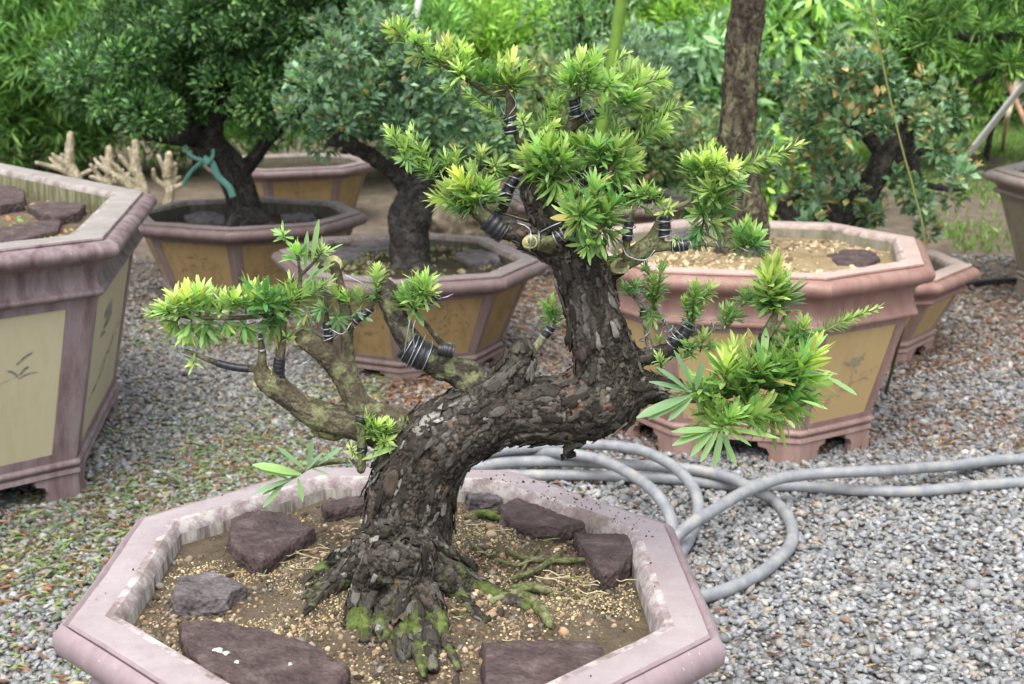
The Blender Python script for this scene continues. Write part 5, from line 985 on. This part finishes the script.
tree_obj('potted_shrub', 'round leaved shrub with orange new leaves and gnarled black trunk in the low pink pot', (1.5, Y7, .3), segs, crown_leaves([cc_[k] for k in keep], [rc_[k] for k in keep], 62, .043, .62, PAL_OR, r), GB, cat='shrub')
# shrub in the back row pot
Y9 = 7.9
segs = [[pt(600, 205, Y9, 9), pt(598, 185, Y9, 8), pt(610, 150, Y9, 6), pt(640, 120, Y9, 4)], [pt(600, 175, Y9, 6), pt(560, 130, Y9, 5), pt(535, 90, Y9, 3)], [pt(605, 170, Y9, 5), pt(660, 150, Y9, 4), pt(700, 140, Y9, 3)]]
cc_, rc_ = ellipse_clumps(110, [(500, 120), (515, 65), (560, 55), (640, 60), (680, 100), (718, 120), (715, 190), (650, 180), (600, 190), (540, 170), (500, 160)], Y9, .4, 14, r)
tree_obj('potted_shrub', 'loose yellowish green shrub in the back row pot seen through the wired bonsai', (.5, Y9, .35), segs, crown_leaves(cc_, rc_, 70, .04, .6, [(.15, .25, .13, 4), (.22, .33, .14, 3), (.38, .36, .14, 1.4), (.3, .2, .1, .7), (.3, .42, .2, 1)], r), GB, cat='shrub')
# podocarpus with level branches, right edge
Y8 = 7.0
segs = [[(3.35, Y8, .6, .09), (3.3, Y8, .9, .075), (3.05, Y8, 1.25, .06), pt(1075, 45, Y8, 8), pt(1024, 42, Y8, 6), pt(1000, 34, Y8, 5), pt(975, 38, Y8, 5), pt(950, 35, Y8, 4), pt(920, 45, Y8, 3)], [pt(1040, 50, Y8, 6), pt(1010, 60, Y8, 5), pt(990, 75, Y8, 4), pt(975, 82, Y8, 3)], [(3.2, Y8, 1.1, .05), (3.25, Y8, 1.7, .04), (3.0, Y8, 2.0, .03)]]
cc_, rc_ = ellipse_clumps(120, [(872, 40), (890, 5), (910, -60), (1150, -80), (1150, 20), (1060, 40), (1030, 62), (1000, 26), (960, 28), (930, 48), (900, 50)], Y8, .45, 13, r)
c3, r3 = ellipse_clumps(26, [(985, 55), (1030, 40), (1100, 45), (1060, 60), (1000, 70)], Y8, .3, 11, r)
tree_obj('potted_tree', 'needle leaved tree with level dark branches reaching in from the right edge', (3.3, Y8, .5), segs, crown_leaves(cc_ + c3, rc_ + r3, 75, .07, .17, [(.12, .26, .06, 3), (.2, .38, .08, 3), (.07, .17, .05, 3), (.34, .5, .14, 1.2)], r, 'lance'), GB)

# ------------------------------------------------------------------ pruned pale stumps behind the left pot
def stump(x, y, h, seed, label):
    rg = random.Random(seed); Yg = G(x, y, 0)[1]; s_ = mpp(G(x, y, 0)); segs = []
    top = (x + rg.uniform(-6, 6), y - h * .55); segs.append([pt(x, y + 4, Yg, 6), pt(x + 4, y - h * .25, Yg, 4.8), pt(*top, Yg, 4)])
    for k in range(rg.randint(5, 7)):
        a = rg.uniform(-1.2, 1.2); l_ = rg.uniform(.35, .6) * h; b = (x + (top[0] - x) * .7, y - h * rg.uniform(.2, .5)); kx = rg.uniform(-6, 6); mb = (b[0] + l_ * .5 * math.sin(a) + kx, b[1] - l_ * .45 * math.cos(a)); segs.append([pt(*b, Yg, 3.2), pt(*mb, Yg + .05 * a, 2.5), pt(b[0] + l_ * math.sin(a) + rg.uniform(-3, 3), b[1] - l_ * rg.uniform(.7, 1.1) * math.cos(a), Yg + .1 * a, 2.0)])
        if k % 2: segs.append([pt(*mb, Yg + .05 * a, 2.2), pt(mb[0] - kx * 1.4 - 3, mb[1] - rg.uniform(4, 12), Yg + .08, 1.6), pt(mb[0] - kx * 1.6 - 4, mb[1] - rg.uniform(10, 18), Yg + .1, 1.2)])
    segs.append([pt(*top, Yg, 5), pt(top[0] + rg.uniform(-4, 4), y - h, Yg, 3.5)])
    segs = [smooth_seg(np.array([q[:3] for q in s_]), [q[3] for q in s_]) for s_ in segs]; V, Nn, F = union(segs, .006, 10); V, c = bark(V, Nn, skeleton(segs), cell=.03, amp=.004, pal=[(.42, .37, .25), (.33, .29, .19), (.52, .47, .36)], crack=(.16, .13, .08), seed=seed)
    link('pruned_stump', make_mesh('pruned_stump', V, F, {'Col': c}), M_bark_far, None, label, 'stump', 'pale pruned stumps behind the left pots')
stump(74, 196, 62, 1, 'pale forked stump leftmost behind the tall left pot'); stump(104, 200, 52, 2, 'shorter pale stump with two upright prongs second from the left'); stump(140, 208, 66, 3, 'pale knobbly stump with a side branch near the rim of the tall left pot'); stump(166, 206, 52, 5, 'slanting pale stump nearest the green ribbon')

# mottled rock behind the brown and ochre pot
def boulder(x, y, w_, h_, seed, label, Yb_=None):
    b = G(x, y, 0); bm = bmesh.new(); bmesh.ops.create_icosphere(bm, subdivisions=5, radius=1); V = np.array([v.co[:] for v in bm.verts]); F = np.array([[v.index for v in f.verts] for f in bm.faces]); bm.free(); s_ = mpp(b)
    V = V * (1 + .35 * fbm(V * 1.6, 5, seed)[:, None] + .12 * fbm(V * 6, 3, seed)[:, None]) * [w_ * s_ / 2, w_ * s_ * .35, h_ * s_ * .7] + b + [0, 0, h_ * s_ * .25]
    link('rock', make_mesh('rock', V, F), M_rock, None, label, 'rock')
boulder(478, 236, 105, 52, 3, 'mottled brown rock on the ground behind the brown and ochre pot'); boulder(334, 212, 30, 14, 8, 'small rusty rock by the farthest ochre pot')

# ------------------------------------------------------------------ poles and canes
def pole(pts, name, label, cat, m, group=None):
    C = catmull([q[:3] for q in pts], 10); r_ = np.interp(np.linspace(0, 1, len(C)), np.linspace(0, 1, len(pts)), [q[3] for q in pts]); g = Geo(); add_tube(g, C, r_, 14); return link(name, g.mesh(name), m, None, label, cat, group)
M_bam = solid('green_bamboo', (.13, .24, .03), .5, .35, .3, 12); M_cane, _n, _b = mat('cane', .6, .3); _v = coords(_n); _s = _n.nodes.new('ShaderNodeSeparateXYZ'); _n.links.new(_v, _s.inputs[0]); _n.links.new(ramp(_n, _s.outputs[2], [(.5, (.05, .045, .018)), (.72, (.27, .29, .10))]), _b.inputs['Base Color']); M_white = solid('white_pole', (.82, .82, .8), .5, .3, .08, 8); M_wood = solid('brown_pole', (.30, .19, .12), .7, .2, .3, 15)
b = G(572, 296, 0); t = P(626, -30, 7.15); pole([(*b, .034), (*(b * .5 + t * .5 + [.01, 0, 0]), .033), (*t, .030), (*(t + (t - b) * .35), .028)], 'bamboo_pole', 'thick green bamboo pole leaning behind the wired bonsai', 'pole', M_bam)
q = [G(885, 396, 0)]; q += [P(905, 320, 5.1), P(921, 262, 5.0), P(924, 235, 4.98), P(915, 195, 4.95), P(900, 140, 4.9), P(885, 75, 4.85), P(872, 10, 4.8), P(860, -60, 4.75)]
pole([(*v, .0062 if k < 3 else .0034) for k, v in enumerate(q)], 'thin_cane', 'thin bowed cane standing in the gravel beside the salmon pot', 'cane', M_cane)
b = G(915, 222, 0); t = P(1024, 84, 8.2); pole([(*b, .022), (*((b + t) / 2), .021), (*(t + (t - b) * .6), .02)], 'white_pole', 'white pole leaning out of the right edge above the lawn', 'pole', M_white)
tp = P(1011, 90, 11.0)
for a_, l_ in (((1001, 70), 'shorter brown pole of the crossed pair on the lawn'), ):
    b0 = G(1032, 132, 0); b0 = P(1034, 135, 11.0); pole([(*P(1001, 68, 11), .022), (*tp, .022), (*P(1040, 150, 11.0), .022), (*G(1052, 150, 0), .022)], 'wooden_prop', 'slanting brown prop pole on the lawn crossing its pale mate', 'prop pole', M_wood)
pole([(*P(1022, 62, 11.1), .02), (*P(1014, 92, 11.05), .02), (*P(1006, 125, 11), .02), (*G(1003, 150, 0), .02)], 'wooden_prop', 'pale prop pole on the lawn behind the slanting brown one', 'prop pole', M_dead)
b = G(396, 110, 0); t = P(424, -20, 11); pole([(*P(396, 90, 11), .03), (*t, .028), (*(t + [.15, 0, .7]), .026)][::1], 'white_pole', 'slim white pole standing far behind the blue green tree', 'pole', M_white)

# ------------------------------------------------------------------ lawn
r = np.random.default_rng(60); n = 260000; p = np.stack([r.uniform(2.3, 9, n), r.uniform(8.2, 20, n), np.zeros(n)], 1); p = p[(p[:, 0] > 2.0 + .12 * p[:, 1] - .2) & (r.uniform(0, 1, n) < np.clip(.5 + 1.1 * vnoise(p * .9, 5), .03, 1)) & in_view(p, 150)]; n = len(p)
V, F, c = leaves(p, nrm(np.stack([r.normal(0, .5, n), r.normal(0, .5, n), np.ones(n)], 1)), rdir(n, r), r.uniform(.04, .09, n), r.uniform(.010, .018, n), pick([(.15, .28, .06, 4), (.22, .36, .09, 3), (.32, .33, .16, 1)], n, r), None, 'drop', .2, .2, 2)
link('lawn_grass', make_mesh('lawn_grass', V, F, {'Col': c}), M_leaf_s, kind='stuff', label='patchy short grass on the rise at the right', cat='grass')

# ------------------------------------------------------------------ woodland behind
GT = 'trees and bushes growing behind the nursery pots'
def bush(name, label, x, Y, rx, ry, z0, z1, n_cl, n_l, L, W, pal, seed, shape='lance', droop=0.0, cat='tree', clr=.3, up=.45, trunkcol=None):
    r = np.random.default_rng(seed); cs_ = []
    for k in range(n_cl):
        while True:
            q = r.uniform(-1, 1, 3)
            if .15 < q @ q < 1: break
        cs_.append(np.array([x + q[0] * rx, Y + q[1] * ry, (z0 + z1) / 2 + q[2] * (z1 - z0) / 2]))
    rad = [clr * r.uniform(.6, 1.3) for _ in cs_]; top = np.array([x, Y, (z0 + z1) / 2])
    ts = .35 if cat == 'bush' else 1.0; segs = [[(x, Y, -.05, .09 * ts), (x + .05, Y, z1 * .35, .07 * ts), (x - .05, Y + .05, z1 * .75, .04 * ts)]]
    for k in range(7):
        c = cs_[k]; b0 = np.array([x, Y, z1 * r.uniform(.2, .5)]); m_ = (b0 + c) / 2 + r.normal(0, .08, 3); segs.append([(*b0, .04 * max(ts, .5)), (*m_, .03 * max(ts, .5)), (*c, .015)])
    return tree_obj(name, label, (x, Y, 0), segs, crown_leaves(cs_, rad, n_l, L, W, pal, r, shape, .3, droop, up=up), GT, cat=cat, voxel=.02, cell=.08, amp=.01)
LIME = [(.27, .47, .09, 4), (.38, .60, .13, 3), (.17, .34, .07, 2), (.5, .66, .2, 1)]
MIDG = [(.15, .32, .08, 4), (.23, .43, .11, 3), (.09, .21, .06, 3), (.35, .52, .16, 1)]
BLG = [(.20, .37, .16, 4), (.30, .48, .23, 3), (.13, .26, .11, 2), (.40, .58, .30, 1.2)]
DKG = [(.05, .12, .04, 4), (.08, .18, .05, 3), (.03, .08, .03, 3)]
def bx(label, px_x, Y, halfpx, ytop, ybot, n_cl, n_l, L, W, pal, seed, **kw):
    x = P(px_x, 100, Y)[0]; s_ = mpp(P(px_x, 100, Y)); zt_ = P(px_x, ytop, Y)[2]; zb_ = max(.05, P(px_x, ybot, Y)[2]); bush(kw.pop('name', 'bush'), label, x, Y, halfpx * s_, min(halfpx * s_, .9), zb_, zt_, n_cl, n_l, L, W, pal, seed, clr=kw.pop('clr', .22), **kw)
bx('long leaved dark green bush at the top left corner', 30, 11.8, 110, -60, 150, 150, 200, .12, .15, MIDG, 71, cat='bush')
bx('bright fuzzy green bush low behind the left stumps', 20, 12.6, 110, 70, 180, 80, 160, .08, .2, LIME[:3] + MIDG, 72, cat='bush')
bx('dark bush filling the gap behind the ribbon tree', 190, 12.2, 170, -40, 165, 110, 170, .08, .3, MIDG, 73, cat='bush')
bx('shaded dark bush in the gap above the blue green tree', 455, 14.5, 70, -60, 90, 60, 170, .12, .25, DKG, 74, cat='bush')
bx('lime green feathery tree behind the top of the wired bonsai', 470, 12.5, 90, -10, 175, 90, 190, .10, .2, LIME, 75, name='background_tree', clr=.26)
bx('lime green feathery tree left of the bamboo pole', 575, 12.8, 80, -40, 170, 90, 190, .10, .2, LIME, 76, name='background_tree', clr=.26)
bx('dark twiggy small leaved tree just left of the bamboo pole', 585, 10.5, 45, -50, 70, 22, 110, .06, .35, DKG + BLG, 77, name='background_tree')
bx('bright lime tree right of the bamboo pole', 668, 13.2, 75, -60, 150, 90, 190, .10, .2, LIME, 78, name='background_tree', clr=.26)
bx('pale bush with broad drooping leaves left of the tall trunk', 690, 9.4, 52, 35, 205, 52, 75, .15, .34, BLG, 79, cat='bush', droop=1.1, clr=.2)
bx('pale drooping leaved bush right of the tall trunk', 800, 9.8, 62, -25, 130, 70, 95, .15, .30, BLG + LIME[:2], 80, cat='bush', droop=1.1, clr=.2)
bx('grey green small leaved bush behind the tall trunk', 640, 9.0, 45, 40, 120, 30, 110, .05, .5, [(.2, .3, .2, 3), (.13, .22, .14, 3)], 81, cat='bush')
bx('bright leafy bush low between the salmon pot and the back shrub', 762, 8.3, 30, 150, 222, 22, 70, .10, .35, LIME, 82, cat='bush', droop=.6, clr=.14)
bx('mid green tree behind the orange tipped shrub', 905, 12.5, 110, -60, 110, 110, 170, .11, .24, MIDG + LIME[:1], 83, name='background_tree', clr=.26)
bx('low dark bush behind the level branches', 990, 13.5, 80, 0, 95, 60, 150, .08, .3, MIDG, 84, cat='bush')
bx('broad green bush at the foot of the pale drooping one', 735, 10.6, 90, 90, 205, 70, 120, .09, .35, MIDG + LIME[:1], 85, cat='bush')
bx('dense green bush behind the blue green tree crown', 340, 11.5, 120, -60, 150, 100, 170, .09, .25, MIDG, 86, cat='bush', clr=.26)
r = np.random.default_rng(90); cs_ = [np.array([r.uniform(-11, 13), r.uniform(16, 19.5), r.uniform(0, 4.2)]) for k in range(900)]
V, F, c = crown_leaves(cs_, [.55] * 900, 110, .17, .3, MIDG + LIME[:2] + DKG, r, 'lance', .35)
link('woodland', make_mesh('woodland', V, F, {'Col': c}), M_leaf_s, kind='stuff', label='dense green woodland closing the view behind the nursery', cat='woodland')
